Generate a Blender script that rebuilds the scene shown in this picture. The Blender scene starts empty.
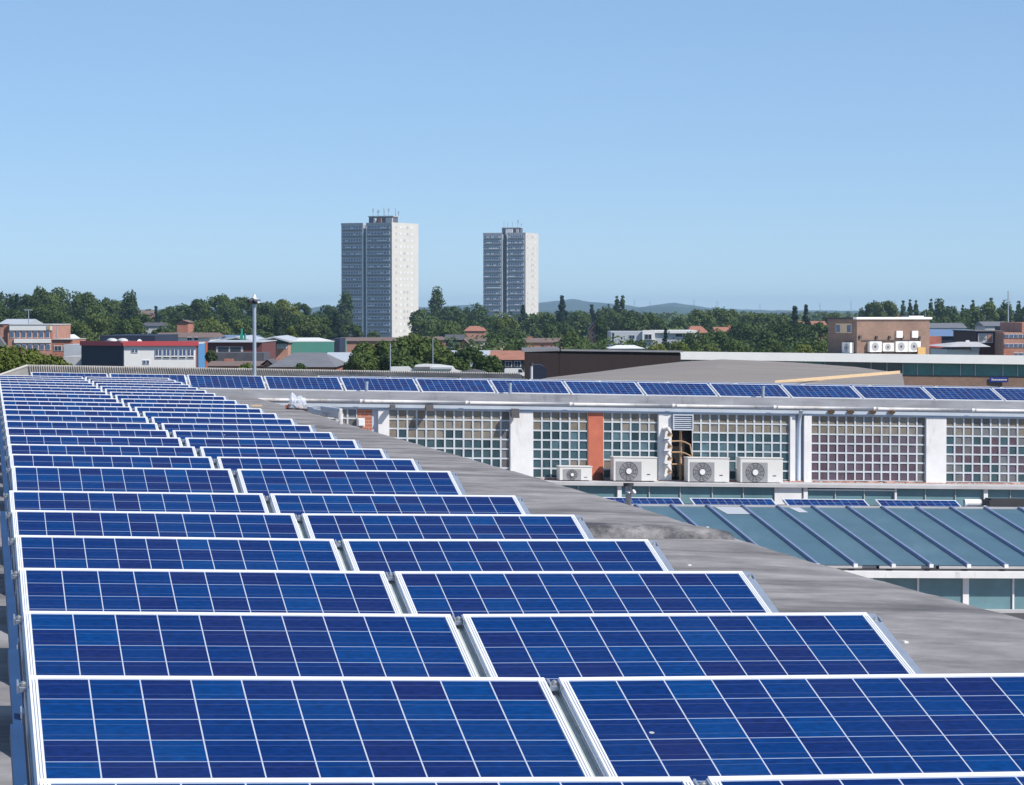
import bpy, bmesh, math, random
from mathutils import Vector, Matrix, noise
R = math.radians
SC = bpy.context.scene
COL = SC.collection

# ------------------------------------------------------------------ camera, sky, sun, exposure
H = 10.5                       # eye height above the ground
F = 3000.0                     # focal length in pixels
PITCH = 0.026201
cam = bpy.data.cameras.new('camera')
cam.sensor_width = 36.0
cam.lens = 36.0 * F / 1024.0
cam.clip_start = 0.5
cam.clip_end = 20000
cam_o = bpy.data.objects.new('camera', cam)
COL.objects.link(cam_o)
cam_o.location = (0, 0, H)
cam_o.rotation_euler = (math.pi / 2 - PITCH, 0, 0)
SC.camera = cam_o

SUN_AZ, SUN_EL = R(120), R(43)          # azimuth clockwise from +Y
w = bpy.data.worlds.new('World')
SC.world = w
w.use_nodes = True
nt = w.node_tree
bg = nt.nodes['Background']
sky = nt.nodes.new('ShaderNodeTexSky')
sky.sky_type = 'NISHITA'
sky.sun_disc = False
sky.sun_elevation = SUN_EL
sky.sun_rotation = SUN_AZ
sky.altitude = 0
sky.air_density = 0.6
sky.dust_density = 0.0
sky.ozone_density = 6.0
# thin summer haze evens the clear sky out: the physical sky blended with a pale blue
smx = nt.nodes.new('ShaderNodeMix')
smx.data_type = 'RGBA'
smx.inputs[0].default_value = 0.38
nt.links.new(sky.outputs[0], smx.inputs[6])
SKY = 0.094
smx.inputs[7].default_value = (0.31 / SKY, 0.48 / SKY, 0.70 / SKY, 1)
nt.links.new(smx.outputs[2], bg.inputs[0])
bg.inputs[1].default_value = SKY
sun = bpy.data.lights.new('sun', 'SUN')
sun.energy = 4.5
sun.angle = R(0.53)
sun.color = (1.0, 0.93, 0.84)
sun_o = bpy.data.objects.new('sun', sun)
COL.objects.link(sun_o)
to_sun = Vector((math.sin(SUN_AZ) * math.cos(SUN_EL), math.cos(SUN_AZ) * math.cos(SUN_EL), math.sin(SUN_EL)))
sun_o.rotation_euler = (-to_sun).to_track_quat('-Z', 'Y').to_euler()
vs = SC.view_settings
vs.view_transform = 'Standard'
vs.look = 'None'
vs.exposure = 0.36
vs.gamma = 1.0
vs.use_curve_mapping = False
SC.cycles.use_denoising = True
SC.cycles.volume_bounces = 1
SC.cycles.max_bounces = 6
SC.cycles.transparent_max_bounces = 8

# ------------------------------------------------------------------ materials
def mat(name, col, rough=0.7, metal=0.0, var=0.12, scale=3.0, spec=0.4, bump=0.0, stretch=(1, 1, 1), stain=None):
    m = bpy.data.materials.new(name)
    m.use_nodes = True
    t = m.node_tree
    N, L = t.nodes, t.links
    b = N['Principled BSDF']
    b.inputs['Roughness'].default_value = rough
    b.inputs['Metallic'].default_value = metal
    b.inputs['Specular IOR Level'].default_value = spec
    pass
    c = (col[0], col[1], col[2], 1)
    if var > 0:
        tc = N.new('ShaderNodeTexCoord')
        mp = N.new('ShaderNodeMapping')
        mp.inputs['Scale'].default_value = stretch
        L.new(tc.outputs['Object'], mp.inputs['Vector'])
        nz = N.new('ShaderNodeTexNoise')
        nz.inputs['Scale'].default_value = scale
        nz.inputs['Detail'].default_value = 5
        nz.inputs['Roughness'].default_value = 0.65
        L.new(mp.outputs[0], nz.inputs['Vector'])
        oi = N.new('ShaderNodeObjectInfo')
        mr = N.new('ShaderNodeMapRange')
        mr.inputs['From Min'].default_value = 0.25
        mr.inputs['From Max'].default_value = 0.75
        mr.inputs['To Min'].default_value = 1 - var
        mr.inputs['To Max'].default_value = 1 + var
        L.new(nz.outputs['Fac'], mr.inputs['Value'])
        mx = N.new('ShaderNodeMix')
        mx.data_type = 'RGBA'
        mx.blend_type = 'MULTIPLY'
        mx.inputs['Factor'].default_value = 1
        mx.inputs[6].default_value = c
        L.new(mr.outputs[0], mx.inputs[7])
        out = mx.outputs[2]
        if stain:
            scol, ssc, lo, hi, sst = stain
            mp2 = N.new('ShaderNodeMapping')
            mp2.inputs['Scale'].default_value = sst
            L.new(tc.outputs['Object'], mp2.inputs['Vector'])
            n2 = N.new('ShaderNodeTexNoise')
            n2.inputs['Scale'].default_value = ssc
            n2.inputs['Detail'].default_value = 6
            n2.inputs['Roughness'].default_value = 0.7
            L.new(mp2.outputs[0], n2.inputs['Vector'])
            m2 = N.new('ShaderNodeMapRange')
            m2.inputs['From Min'].default_value = lo
            m2.inputs['From Max'].default_value = hi
            L.new(n2.outputs['Fac'], m2.inputs['Value'])
            x2 = N.new('ShaderNodeMix')
            x2.data_type = 'RGBA'
            L.new(m2.outputs[0], x2.inputs['Factor'])
            L.new(out, x2.inputs[6])
            x2.inputs[7].default_value = (*scol, 1)
            out = x2.outputs[2]
        L.new(out, b.inputs['Base Color'])
        if bump > 0:
            bp = N.new('ShaderNodeBump')
            bp.inputs['Strength'].default_value = bump
            bp.inputs['Distance'].default_value = 0.02
            L.new(nz.outputs['Fac'], bp.inputs['Height'])
            L.new(bp.outputs[0], b.inputs['Normal'])
    else:
        b.inputs['Base Color'].default_value = c
    return m

def brick_mat(name, c1, c2, mortar, scale=1.0):
    m = bpy.data.materials.new(name)
    m.use_nodes = True
    t = m.node_tree
    N, L = t.nodes, t.links
    b = N['Principled BSDF']
    b.inputs['Roughness'].default_value = 0.85
    tc = N.new('ShaderNodeTexCoord')
    sx = N.new('ShaderNodeSeparateXYZ')
    L.new(tc.outputs['Object'], sx.inputs[0])
    ad = N.new('ShaderNodeMath')
    ad.operation = 'ADD'
    L.new(sx.outputs[0], ad.inputs[0])
    L.new(sx.outputs[1], ad.inputs[1])
    cb = N.new('ShaderNodeCombineXYZ')
    L.new(ad.outputs[0], cb.inputs[0])
    L.new(sx.outputs[2], cb.inputs[1])
    br = N.new('ShaderNodeTexBrick')
    br.inputs['Color1'].default_value = (*c1, 1)
    br.inputs['Color2'].default_value = (*c2, 1)
    br.inputs['Mortar'].default_value = (*mortar, 1)
    br.inputs['Scale'].default_value = scale
    br.inputs['Brick Width'].default_value = 0.225
    br.inputs['Row Height'].default_value = 0.075
    br.inputs['Mortar Size'].default_value = 0.006
    L.new(cb.outputs[0], br.inputs['Vector'])
    nz = N.new('ShaderNodeTexNoise')
    nz.inputs['Scale'].default_value = 0.9
    nz.inputs['Detail'].default_value = 6
    L.new(tc.outputs['Object'], nz.inputs['Vector'])
    mr = N.new('ShaderNodeMapRange')
    mr.inputs['To Min'].default_value = 0.65
    mr.inputs['To Max'].default_value = 1.35
    L.new(nz.outputs['Fac'], mr.inputs['Value'])
    mx = N.new('ShaderNodeMix')
    mx.data_type = 'RGBA'
    mx.blend_type = 'MULTIPLY'
    mx.inputs['Factor'].default_value = 1
    L.new(br.outputs['Color'], mx.inputs[6])
    L.new(mr.outputs[0], mx.inputs[7])
    L.new(mx.outputs[2], b.inputs['Base Color'])
    return m

def cell_mat():
    """polycrystalline cells: 10 x 6 grid from the UV map, each cell with its own blue"""
    m = bpy.data.materials.new('solar_cells')
    m.use_nodes = True
    t = m.node_tree
    N, L = t.nodes, t.links
    b = N['Principled BSDF']
    def math_(op, a, bb=None, cc=None):
        n = N.new('ShaderNodeMath')
        n.operation = op
        for i, v in enumerate((a, bb, cc)):
            if v is None:
                continue
            if isinstance(v, (int, float)):
                n.inputs[i].default_value = v
            else:
                L.new(v, n.inputs[i])
        return n.outputs[0]
    uv = N.new('ShaderNodeUVMap')
    uv.uv_map = 'UVMap'
    sx = N.new('ShaderNodeSeparateXYZ')
    L.new(uv.outputs[0], sx.inputs[0])
    u, v = sx.outputs[0], sx.outputs[1]
    fu, fv = math_('FRACT', u), math_('FRACT', v)
    iu, iv = math_('FLOOR', u), math_('FLOOR', v)
    du = math_('MINIMUM', fu, math_('SUBTRACT', 1.0, fu))
    dv = math_('MINIMUM', fv, math_('SUBTRACT', 1.0, fv))
    lu = math_('LESS_THAN', du, 0.0135)
    lv = math_('LESS_THAN', dv, 0.0150)
    line = math_('MAXIMUM', lu, lv)
    # bus bars along the long side
    bb_ = math_('FRACT', math_('ADD', math_('MULTIPLY', fv, 2.0), 0.0))
    bar = math_('LESS_THAN', math_('ABSOLUTE', math_('SUBTRACT', bb_, 0.5)), 0.028)
    oi = N.new('ShaderNodeObjectInfo')
    cb = N.new('ShaderNodeCombineXYZ')
    L.new(iu, cb.inputs[0])
    L.new(iv, cb.inputs[1])
    L.new(math_('MULTIPLY', oi.outputs['Random'], 517.0), cb.inputs[2])
    wn = N.new('ShaderNodeTexWhiteNoise')
    L.new(cb.outputs[0], wn.inputs[0])
    ramp = N.new('ShaderNodeValToRGB')
    e = ramp.color_ramp.elements
    e[0].position = 0.0
    e[0].color = (0.006, 0.0165, 0.098, 1)
    e[1].position = 1.0
    e[1].color = (0.001, 0.038, 0.165, 1)
    k = e.new(0.45)
    k.color = (0.002, 0.022, 0.120, 1)
    k = e.new(0.8)
    k.color = (0.001, 0.029, 0.140, 1)
    L.new(wn.outputs[0], ramp.inputs[0])
    # crystal grain
    tc = N.new('ShaderNodeTexCoord')
    mpv = N.new('ShaderNodeMapping')
    mpv.inputs['Scale'].default_value = (1, 2.2, 1)
    L.new(tc.outputs['Object'], mpv.inputs[0])
    nz = N.new('ShaderNodeTexNoise')
    nz.inputs['Scale'].default_value = 26
    nz.inputs['Detail'].default_value = 4
    L.new(mpv.outputs[0], nz.inputs['Vector'])
    g = N.new('ShaderNodeMapRange')
    g.inputs['From Min'].default_value = 0.3
    g.inputs['From Max'].default_value = 0.7
    g.inputs['To Min'].default_value = 0.78
    g.inputs['To Max'].default_value = 1.25
    L.new(nz.outputs['Fac'], g.inputs['Value'])
    mx = N.new('ShaderNodeMix')
    mx.data_type = 'RGBA'
    mx.blend_type = 'MULTIPLY'
    mx.inputs['Factor'].default_value = 1
    L.new(ramp.outputs[0], mx.inputs[6])
    L.new(g.outputs[0], mx.inputs[7])
    m2 = N.new('ShaderNodeMix')
    m2.data_type = 'RGBA'
    L.new(math_('MULTIPLY', bar, 0.06), m2.inputs['Factor'])
    L.new(mx.outputs[2], m2.inputs[6])
    m2.inputs[7].default_value = (0.45, 0.5, 0.62, 1)
    m3 = N.new('ShaderNodeMix')
    m3.data_type = 'RGBA'
    L.new(line, m3.inputs['Factor'])
    L.new(m2.outputs[2], m3.inputs[6])
    lc = N.new('ShaderNodeMix')
    lc.data_type = 'RGBA'
    L.new(lu, lc.inputs[0])
    lc.inputs[6].default_value = (0.27, 0.34, 0.50, 1)
    lc.inputs[7].default_value = (0.42, 0.47, 0.58, 1)
    L.new(lc.outputs[2], m3.inputs[7])
    # dust film
    n3 = N.new('ShaderNodeTexNoise')
    n3.inputs['Scale'].default_value = 1.7
    n3.inputs['Detail'].default_value = 7
    L.new(tc.outputs['Object'], n3.inputs['Vector'])
    d = N.new('ShaderNodeMapRange')
    d.inputs['From Min'].default_value = 0.4
    d.inputs['From Max'].default_value = 0.8
    d.inputs['To Max'].default_value = 0.015
    L.new(n3.outputs['Fac'], d.inputs['Value'])
    m4 = N.new('ShaderNodeMix')
    m4.data_type = 'RGBA'
    L.new(d.outputs[0], m4.inputs['Factor'])
    L.new(m3.outputs[2], m4.inputs[6])
    m4.inputs[7].default_value = (0.4, 0.42, 0.45, 1)
    # a few bird droppings
    vo = N.new('ShaderNodeTexVoronoi')
    vo.inputs['Scale'].default_value = 2.3
    cbv = N.new('ShaderNodeVectorMath')
    cbv.operation = 'ADD'
    L.new(tc.outputs['Object'], cbv.inputs[0])
    cmb = N.new('ShaderNodeCombineXYZ')
    for i_ in range(3):
        L.new(math_('MULTIPLY', oi.outputs['Random'], 91.0 + 37 * i_), cmb.inputs[i_])
    L.new(cmb.outputs[0], cbv.inputs[1])
    L.new(cbv.outputs[0], vo.inputs['Vector'])
    dr_ = math_('MULTIPLY', math_('LESS_THAN', vo.outputs['Distance'], 0.022), 0.7)
    m5 = N.new('ShaderNodeMix')
    m5.data_type = 'RGBA'
    L.new(dr_, m5.inputs[0])
    L.new(m4.outputs[2], m5.inputs[6])
    m5.inputs[7].default_value = (0.6, 0.6, 0.58, 1)
    L.new(m5.outputs[2], b.inputs['Base Color'])
    b.inputs['Roughness'].default_value = 0.14
    b.inputs['Specular IOR Level'].default_value = 0.03
    return m

def leaf_mat(name, col, col2):
    m = bpy.data.materials.new(name)
    m.use_nodes = True
    t = m.node_tree
    N, L = t.nodes, t.links
    b = N['Principled BSDF']
    b.inputs['Roughness'].default_value = 0.75
    b.inputs['Specular IOR Level'].default_value = 0.2
    tc = N.new('ShaderNodeTexCoord')
    nz = N.new('ShaderNodeTexNoise')
    nz.inputs['Scale'].default_value = 7.0
    nz.inputs['Detail'].default_value = 4
    L.new(tc.outputs['Object'], nz.inputs['Vector'])
    oi = N.new('ShaderNodeObjectInfo')
    ad = N.new('ShaderNodeMath')
    ad.operation = 'MULTIPLY_ADD'
    L.new(oi.outputs['Random'], ad.inputs[0])
    ad.inputs[1].default_value = 0.7
    L.new(nz.outputs['Fac'], ad.inputs[2])
    mr = N.new('ShaderNodeMapRange')
    mr.inputs['From Min'].default_value = 0.35
    mr.inputs['From Max'].default_value = 1.35
    L.new(ad.outputs[0], mr.inputs['Value'])
    mx = N.new('ShaderNodeMix')
    mx.data_type = 'RGBA'
    L.new(mr.outputs[0], mx.inputs['Factor'])
    mx.inputs[6].default_value = (*col, 1)
    mx.inputs[7].default_value = (*col2, 1)
    L.new(mx.outputs[2], b.inputs['Base Color'])
    tr = N.new('ShaderNodeBsdfTranslucent')
    L.new(mx.outputs[2], tr.inputs['Color'])
    ms = N.new('ShaderNodeMixShader')
    ms.inputs[0].default_value = 0.22
    L.new(b.outputs[0], ms.inputs[1])
    L.new(tr.outputs[0], ms.inputs[2])
    L.new(ms.outputs[0], N['Material Output'].inputs['Surface'])
    return m

M = {}
M['cells'] = cell_mat()
M['alu'] = mat('anodised_aluminium', (0.80, 0.81, 0.84), 0.5, 0.15, 0.05, 8)
M['galv'] = mat('galvanised_steel', (0.42, 0.47, 0.56), 0.4, 0.6, 0.15, 9)
M['tray'] = mat('dull_rail_tray', (0.34, 0.39, 0.39), 0.7, 0.1, 0.2, 6)
M['blue_rail'] = mat('blue_grey_sheet_steel', (0.022, 0.065, 0.17), 0.5, 0.2, 0.18, 5)
M['bolt'] = mat('zinc_bolt', (0.6, 0.6, 0.58), 0.35, 0.8, 0.1, 30)
M['felt'] = mat('grey_roofing_felt', (0.240, 0.229, 0.236), 0.9, 0, 0.40, 2.4, 0.15, 0.6, (1, 1, 1),
                ((0.070, 0.068, 0.075), 0.8, 0.47, 0.74, (0.45, 1.5, 1)))
M['felt_up'] = mat('weathered_upstand_felt', (0.23, 0.225, 0.23), 0.9, 0, 0.45, 4.0, 0.15, 0.9, (1, 1, 1), ((0.07, 0.07, 0.08), 2.2, 0.47, 0.62, (1, 1, 1)))
M['felt2'] = mat('pale_felt_roof', (0.235, 0.215, 0.205), 0.9, 0, 0.25, 0.5, 0.1, 0, (0.3, 3, 1))
M['kerb'] = mat('weathered_kerb', (0.30, 0.31, 0.34), 0.85, 0, 0.25, 1.2, 0.2, 0.3, (1, 1, 6), ((0.16, 0.16, 0.18), 2.0, 0.55, 0.75, (1, 1, .3)))
M['white'] = mat('white_masonry_paint', (0.72, 0.72, 0.73), 0.7, 0, 0.09, 2.5, 0.3, 0.0, (1, 1, 1), ((0.42, 0.41, 0.39), 3.4, 0.56, 0.82, (1.6, 1.6, .35)))
M['white_clean'] = mat('white_coated_metal', (0.74, 0.74, 0.74), 0.5, 0, 0.05, 1)
M['white_pvc'] = mat('white_gutter', (0.58, 0.58, 0.60), 0.5, 0, 0.15, 2, 0.4, 0, (1, 1, 1), ((0.28, 0.25, 0.23), 1.6, 0.52, 0.7, (1, 1, 1)))
M['lintel'] = mat('pale_blue_shade', (0.45, 0.52, 0.62), 0.7, 0, 0.12, 2)  # pale blue carries the shade under the gutter and in the reveals
M['mortar'] = mat('block_mortar', (0.50, 0.545, 0.59), 0.8, 0, 0.2, 2.5)
def pane(name, c, rough=0.12):
    return mat(name, c, rough, 0, 0.25, 5.0, 0.5)
M['p_tan_refl'] = pane('glass_block_tan_reflection', (0.205, 0.180, 0.15))  # tan tint is a reflection painted into the upper block rows
M['p_teal'] = pane('glass_block_teal', (0.042, 0.082, 0.098))
M['p_teal2'] = pane('glass_block_pale_teal', (0.085, 0.15, 0.18))
M['p_dark'] = pane('glass_block_dark', (0.028, 0.055, 0.068))
M['p_plum'] = pane('glass_block_plum', (0.105, 0.075, 0.098))
M['p_grey'] = pane('glass_block_grey', (0.135, 0.135, 0.14))
M['p_pale'] = pane('glass_block_patch', (0.20, 0.36, 0.38))
M['brick_red'] = brick_mat('red_brick', (0.42, 0.13, 0.075), (0.33, 0.10, 0.06), (0.4, 0.33, 0.28))
M['terracotta'] = mat('terracotta_render', (0.50, 0.155, 0.10), 0.85, 0, 0.16, 4, 0.2, 0.1)
M['brick_brown'] = brick_mat('brown_brick', (0.215, 0.125, 0.088), (0.165, 0.095, 0.07), (0.26, 0.22, 0.19))
M['brick_pink'] = brick_mat('pink_brick', (0.46, 0.20, 0.14), (0.38, 0.16, 0.11), (0.45, 0.38, 0.33))
M['rust_brick'] = mat('weathered_brick_sill', (0.46, 0.24, 0.19), 0.9, 0, 0.5, 6, 0.2, 0.3, (1, 1, 1), ((0.55, 0.52, 0.5), 9.0, 0.5, 0.6, (1, 1, 1)))
M['ac'] = mat('ac_casing', (0.66, 0.655, 0.64), 0.5, 0, 0.04, 3)
M['ac_dark'] = mat('ac_coil', (0.15, 0.15, 0.16), 0.6, 0.2, 0.1, 20)
M['ac_grille'] = mat('ac_grille', (0.33, 0.33, 0.34), 0.5, 0.2, 0.08, 20)
M['black'] = mat('dark_void', (0.012, 0.013, 0.016), 0.8, 0, 0.2, 3)
M['dark'] = mat('dark_grey_metal', (0.05, 0.05, 0.055), 0.6, 0.2, 0.2, 3)
M['brown_pipe'] = mat('lagged_pipe', (0.36, 0.23, 0.14), 0.7, 0, 0.2, 12)
M['louvre'] = mat('pale_blue_louvre', (0.52, 0.58, 0.66), 0.5, 0.2, 0.05, 3)
M['strip_glass'] = mat('wired_glass', (0.135, 0.245, 0.28), 0.22, 0, 0.22, 1.3, 0.5)
M['roof_glass'] = mat('obscured_roof_glass', (0.062, 0.124, 0.168), 0.38, 0, 0.10, 1.6, 0.35, 0, (1, 1, 1), ((0.085, 0.165, 0.215), 1.3, 0.55, 0.8, (1, 1, 1)))
M['roof_glass_b'] = mat('obscured_roof_glass_greener', (0.064, 0.128, 0.165), 0.34, 0, 0.14, 1.2, 0.35, 0, (1, 1, 1), ((0.095, 0.165, 0.205), 0.9, 0.5, 0.75, (1.5, .5, 1)))
M['roof_glass_c'] = mat('obscured_roof_glass_paler', (0.072, 0.134, 0.178), 0.42, 0, 0.12, 1.9, 0.35, 0, (1, 1, 1), ((0.05, 0.115, 0.16), 1.1, 0.52, 0.8, (1.5, .5, 1)))
M['bar'] = mat('blue_glazing_bar', (0.20, 0.26, 0.41), 0.45, 0.2, 0.15, 6)
M['concrete'] = mat('pale_concrete', (0.45, 0.45, 0.47), 0.85, 0, 0.18, 1.5)
M['corr'] = mat('asbestos_sheet', (0.30, 0.285, 0.27), 0.9, 0, 0.32, 1.8, 0.15)
M['corr_pale'] = mat('pale_verge', (0.50, 0.48, 0.46), 0.9, 0, 0.2, 2)
M['clad_brown'] = mat('dark_brown_cladding', (0.017, 0.011, 0.012), 0.8, 0, 0.25, 1.2, 0.3, 0, (8, 8, .3))
M['timber'] = mat('pale_timber_fascia', (0.58, 0.43, 0.27), 0.7, 0, 0.12, 2, 0.3, 0, (1, 1, 6))
M['teal_glass'] = mat('teal_office_glass', (0.06, 0.22, 0.22), 0.12, 0, 0.3, 1.0, 0.5)
M['dk_glass'] = mat('dark_window_glass', (0.03, 0.04, 0.055), 0.08, 0, 0.2, 1.0, 0.6)
M['blue_glass'] = mat('blue_window_glass', (0.08, 0.12, 0.22), 0.1, 0, 0.25, 1.5, 0.6)
M['tower_grey'] = mat('tower_grey_panel', (0.36, 0.36, 0.39), 0.8, 0, 0.06, 0.2)
M['tower_white'] = mat('tower_white_render', (0.56, 0.54, 0.515), 0.8, 0, 0.06, 0.2)
M['tower_pale'] = mat('tower_pale_frame', (0.66, 0.66, 0.66), 0.6, 0, 0.05, 1)
M['tower_pane'] = mat('tower_side_pane', (0.40, 0.40, 0.41), 0.6, 0, 0.05, 1)
M['tower_dark'] = mat('tower_recess', (0.10, 0.11, 0.14), 0.8, 0, 0.1, 0.2)
M['frame_white'] = mat('white_window_frame', (0.74, 0.74, 0.75), 0.6, 0, 0.04, 1)
M['navy'] = mat('navy_sheet', (0.018, 0.024, 0.052), 0.6, 0, 0.12, 1)
M['red'] = mat('red_fascia', (0.50, 0.075, 0.085), 0.5, 0, 0.08, 1)
M['orange'] = mat('orange_trim', (0.55, 0.13, 0.06), 0.6, 0, 0.05, 1)
M['sky_blue'] = mat('sky_blue_panel', (0.13, 0.34, 0.62), 0.5, 0, 0.05, 1)
M['slate'] = mat('grey_slate', (0.15, 0.155, 0.175), 0.75, 0, 0.2, 1.2)
M['slate_dk'] = mat('dark_slate', (0.085, 0.085, 0.10), 0.75, 0, 0.25, 1.2)
M['tile_brown'] = mat('brown_roof_tile', (0.17, 0.12, 0.105), 0.85, 0, 0.25, 1.5)
M['tile_red'] = mat('red_roof_tile', (0.33, 0.145, 0.10), 0.85, 0, 0.25, 1.5)
M['metal_roof'] = mat('pale_metal_roof', (0.47, 0.50, 0.55), 0.5, 0.1, 0.08, 0.6)
M['green_clad'] = mat('green_cladding', (0.085, 0.28, 0.235), 0.6, 0, 0.06, 0.6)
M['green_paint'] = mat('green_steel', (0.03, 0.28, 0.20), 0.5, 0, 0.05, 1)
M['blue_roof'] = mat('blue_metal_roof', (0.16, 0.24, 0.40), 0.4, 0.2, 0.15, 0.5)
M['sign_blue'] = mat('blue_sign', (0.015, 0.03, 0.22), 0.5, 0, 0.05, 1)
M['yellow'] = mat('yellow_board', (0.48, 0.30, 0.11), 0.6, 0, 0.1, 2)
M['plastic'] = mat('grey_plastic', (0.50, 0.52, 0.55), 0.5, 0, 0.06, 3)
M['steel_post'] = mat('painted_steel_post', (0.36, 0.42, 0.50), 0.45, 0.3, 0.1, 4)
M['bark'] = mat('bark', (0.10, 0.075, 0.055), 0.9, 0, 0.25, 4)
M['leaf_dark'] = leaf_mat('leaf_dark', (0.034, 0.066, 0.020), (0.084, 0.128, 0.036))
M['leaf_mid'] = leaf_mat('leaf_mid', (0.048, 0.086, 0.021), (0.120, 0.160, 0.042))
M['leaf_light'] = leaf_mat('leaf_light', (0.062, 0.100, 0.016), (0.160, 0.190, 0.040))
M['leaf_conifer'] = leaf_mat('leaf_conifer', (0.016, 0.036, 0.022), (0.034, 0.060, 0.030))
M['ground'] = mat('ground', (0.06, 0.075, 0.04), 0.95, 0, 0.35, 0.02)
M['hill'] = mat('wooded_hill', (0.035, 0.055, 0.028), 0.95, 0, 0.3, 0.006, 0.1, 0, (1, 1, 1), ((0.15, 0.13, 0.09), 0.008, 0.56, 0.62, (1, 1, 4)))
M['asphalt'] = mat('asphalt', (0.05, 0.05, 0.052), 0.9, 0, 0.15, 0.5)

def film_mat():
    m = bpy.data.materials.new('clear_plastic_film')
    m.use_nodes = True
    N, L = m.node_tree.nodes, m.node_tree.links
    b = N['Principled BSDF']
    b.inputs['Base Color'].default_value = (0.75, 0.80, 0.88, 1)
    b.inputs['Roughness'].default_value = 0.25
    b.inputs['Alpha'].default_value = 0.5
    return m
M['film'] = film_mat()

# ------------------------------------------------------------------ mesh and object helpers
I4 = lambda p: p
class MB:
    """collects shapes and links them as ONE mesh object"""
    def __init__(s):
        s.v, s.f, s.mi = [], [], []
    def face(s, pts, mi=0):
        k = len(s.v)
        s.v += [tuple(p) for p in pts]
        s.f.append(tuple(range(k, k + len(pts))))
        s.mi.append(mi)
        return s
    def hexa(s, b, t, mi=0):
        """b, t: 4 bottom and 4 top points, counter-clockwise seen from above"""
        k = len(s.v)
        s.v += [tuple(p) for p in list(b) + list(t)]
        n = len(b)
        s.f.append(tuple(range(k + n - 1, k - 1, -1)))
        s.f.append(tuple(range(k + n, k + 2 * n)))
        for i in range(n):
            j = (i + 1) % n
            s.f.append((k + i, k + j, k + n + j, k + n + i))
        s.mi += [mi] * (n + 2)
        return s
    def box(s, x0, x1, y0, y1, z0, z1, T=I4, mi=0):
        q = ((x0, y0), (x1, y0), (x1, y1), (x0, y1))
        return s.hexa([T((x, y, z0)) for x, y in q], [T((x, y, z1)) for x, y in q], mi)
    def tube(s, pts, r, n=8, T=I4, mi=0, r2=None):
        P = [Vector(T(p)) for p in pts]
        k = len(s.v)
        up = Vector((0, 0, 1))
        for i, p in enumerate(P):
            d = (P[min(i + 1, len(P) - 1)] - P[max(i - 1, 0)]).normalized()
            a = d.cross(up)
            if a.length < 0.01:
                a = d.cross(Vector((0, 1, 0)))
            a.normalize()
            b = a.cross(d)
            rr = r if r2 is None else r + (r2 - r) * i / max(1, len(P) - 1)
            for j in range(n):
                t = 2 * math.pi * j / n
                s.v.append(tuple(p + (a * math.cos(t) + b * math.sin(t)) * rr))
        for i in range(len(P) - 1):
            for j in range(n):
                j2 = (j + 1) % n
                s.f.append((k + i * n + j, k + i * n + j2, k + (i + 1) * n + j2, k + (i + 1) * n + j))
                s.mi.append(mi)
        s.f.append(tuple(range(k, k + n)))
        s.f.append(tuple(range(k + (len(P) - 1) * n + n - 1, k + (len(P) - 1) * n - 1, -1)))
        s.mi += [mi, mi]
        return s
    def build(s, name, m, parent=None, org=None, smooth=False, local=False):
        """world coordinates, made relative to the top thing's origin unless local"""
        o3 = Vector((0, 0, 0))
        if not local:
            if org is not None:
                o3 = Vector(org)
            p = parent
            while p is not None:
                o3 = o3 + p.location
                p = p.parent
        me = bpy.data.meshes.new(name)
        me.from_pydata([tuple(Vector(v) - o3) for v in s.v], [], s.f)
        ms = m if isinstance(m, (list, tuple)) else [m]
        for x in ms:
            me.materials.append(x)
        me.polygons.foreach_set('material_index', s.mi)
        if smooth:
            me.polygons.foreach_set('use_smooth', [True] * len(s.f))
        me.update()
        o = bpy.data.objects.new(name, me)
        COL.objects.link(o)
        if parent is not None:
            o.parent = parent
        elif org is not None:
            o.location = org
        return o

def tag(o, label=None, cat=None, group=None, kind=None):
    if label: o['label'] = label
    if cat: o['category'] = cat
    if group: o['group'] = group
    if kind: o['kind'] = kind
    return o
def thing(name, loc, label, cat, group=None):
    o = bpy.data.objects.new(name, None)
    o.empty_display_size = 0.2
    COL.objects.link(o)
    o.location = loc
    return tag(o, label, cat, group)
def dup(root, M4, label=None, group=None):
    def cp(o, par):
        c = o.copy()
        COL.objects.link(c)
        c.parent = par
        for ch in o.children:
            cp(ch, c)
        return c
    r = cp(root, None)
    r.matrix_world = M4
    if label: r['label'] = label
    if group: r['group'] = group
    return r

CP, SP = math.cos(PITCH), math.sin(PITCH)
def ray(px, py):
    x, u = (px - 512) / F, -(py - 392.5) / F
    return Vector((x, CP + u * SP, -SP + u * CP))
def at(px, py, Y):
    """world point on the ray through a photo pixel at depth Y"""
    d = ray(px, py)
    return Vector((0, 0, H)) + d * (Y / d.y)

# frame of the factory: a across, b away from the camera along the roof
PSI, RHO, BETA = 0.197246, 0.0216709, 0.273034
PX, PY, PZ = -1.50711, 9.36524, -1.13151
CA, SA = math.cos(PSI), math.sin(PSI)
def ab(a, b, z):
    return Vector((PX + a * CA - b * SA, PY + a * SA + b * CA, z))
def on_b(px, py, b):
    """(a, z) where a photo ray meets the vertical plane b = const"""
    d = ray(px, py)
    # b of a point: -(x-PX)*SA + (y-PY)*CA
    k = -d.x * SA + d.y * CA
    t = (b - PX * SA + PY * CA) / k
    p = Vector((0, 0, H)) + d * t
    a = (p.x - PX) * CA + (p.y - PY) * SA
    return a, p.z
SH = -0.0205
def TW(p):
    """factory frame -> world, levels following the cross fall of the building"""
    return ab(p[0], p[1], p[2] + SH * p[0])
def on_w(px, py, b):
    a, z = on_b(px, py, b)
    return a, z - SH * a

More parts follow.
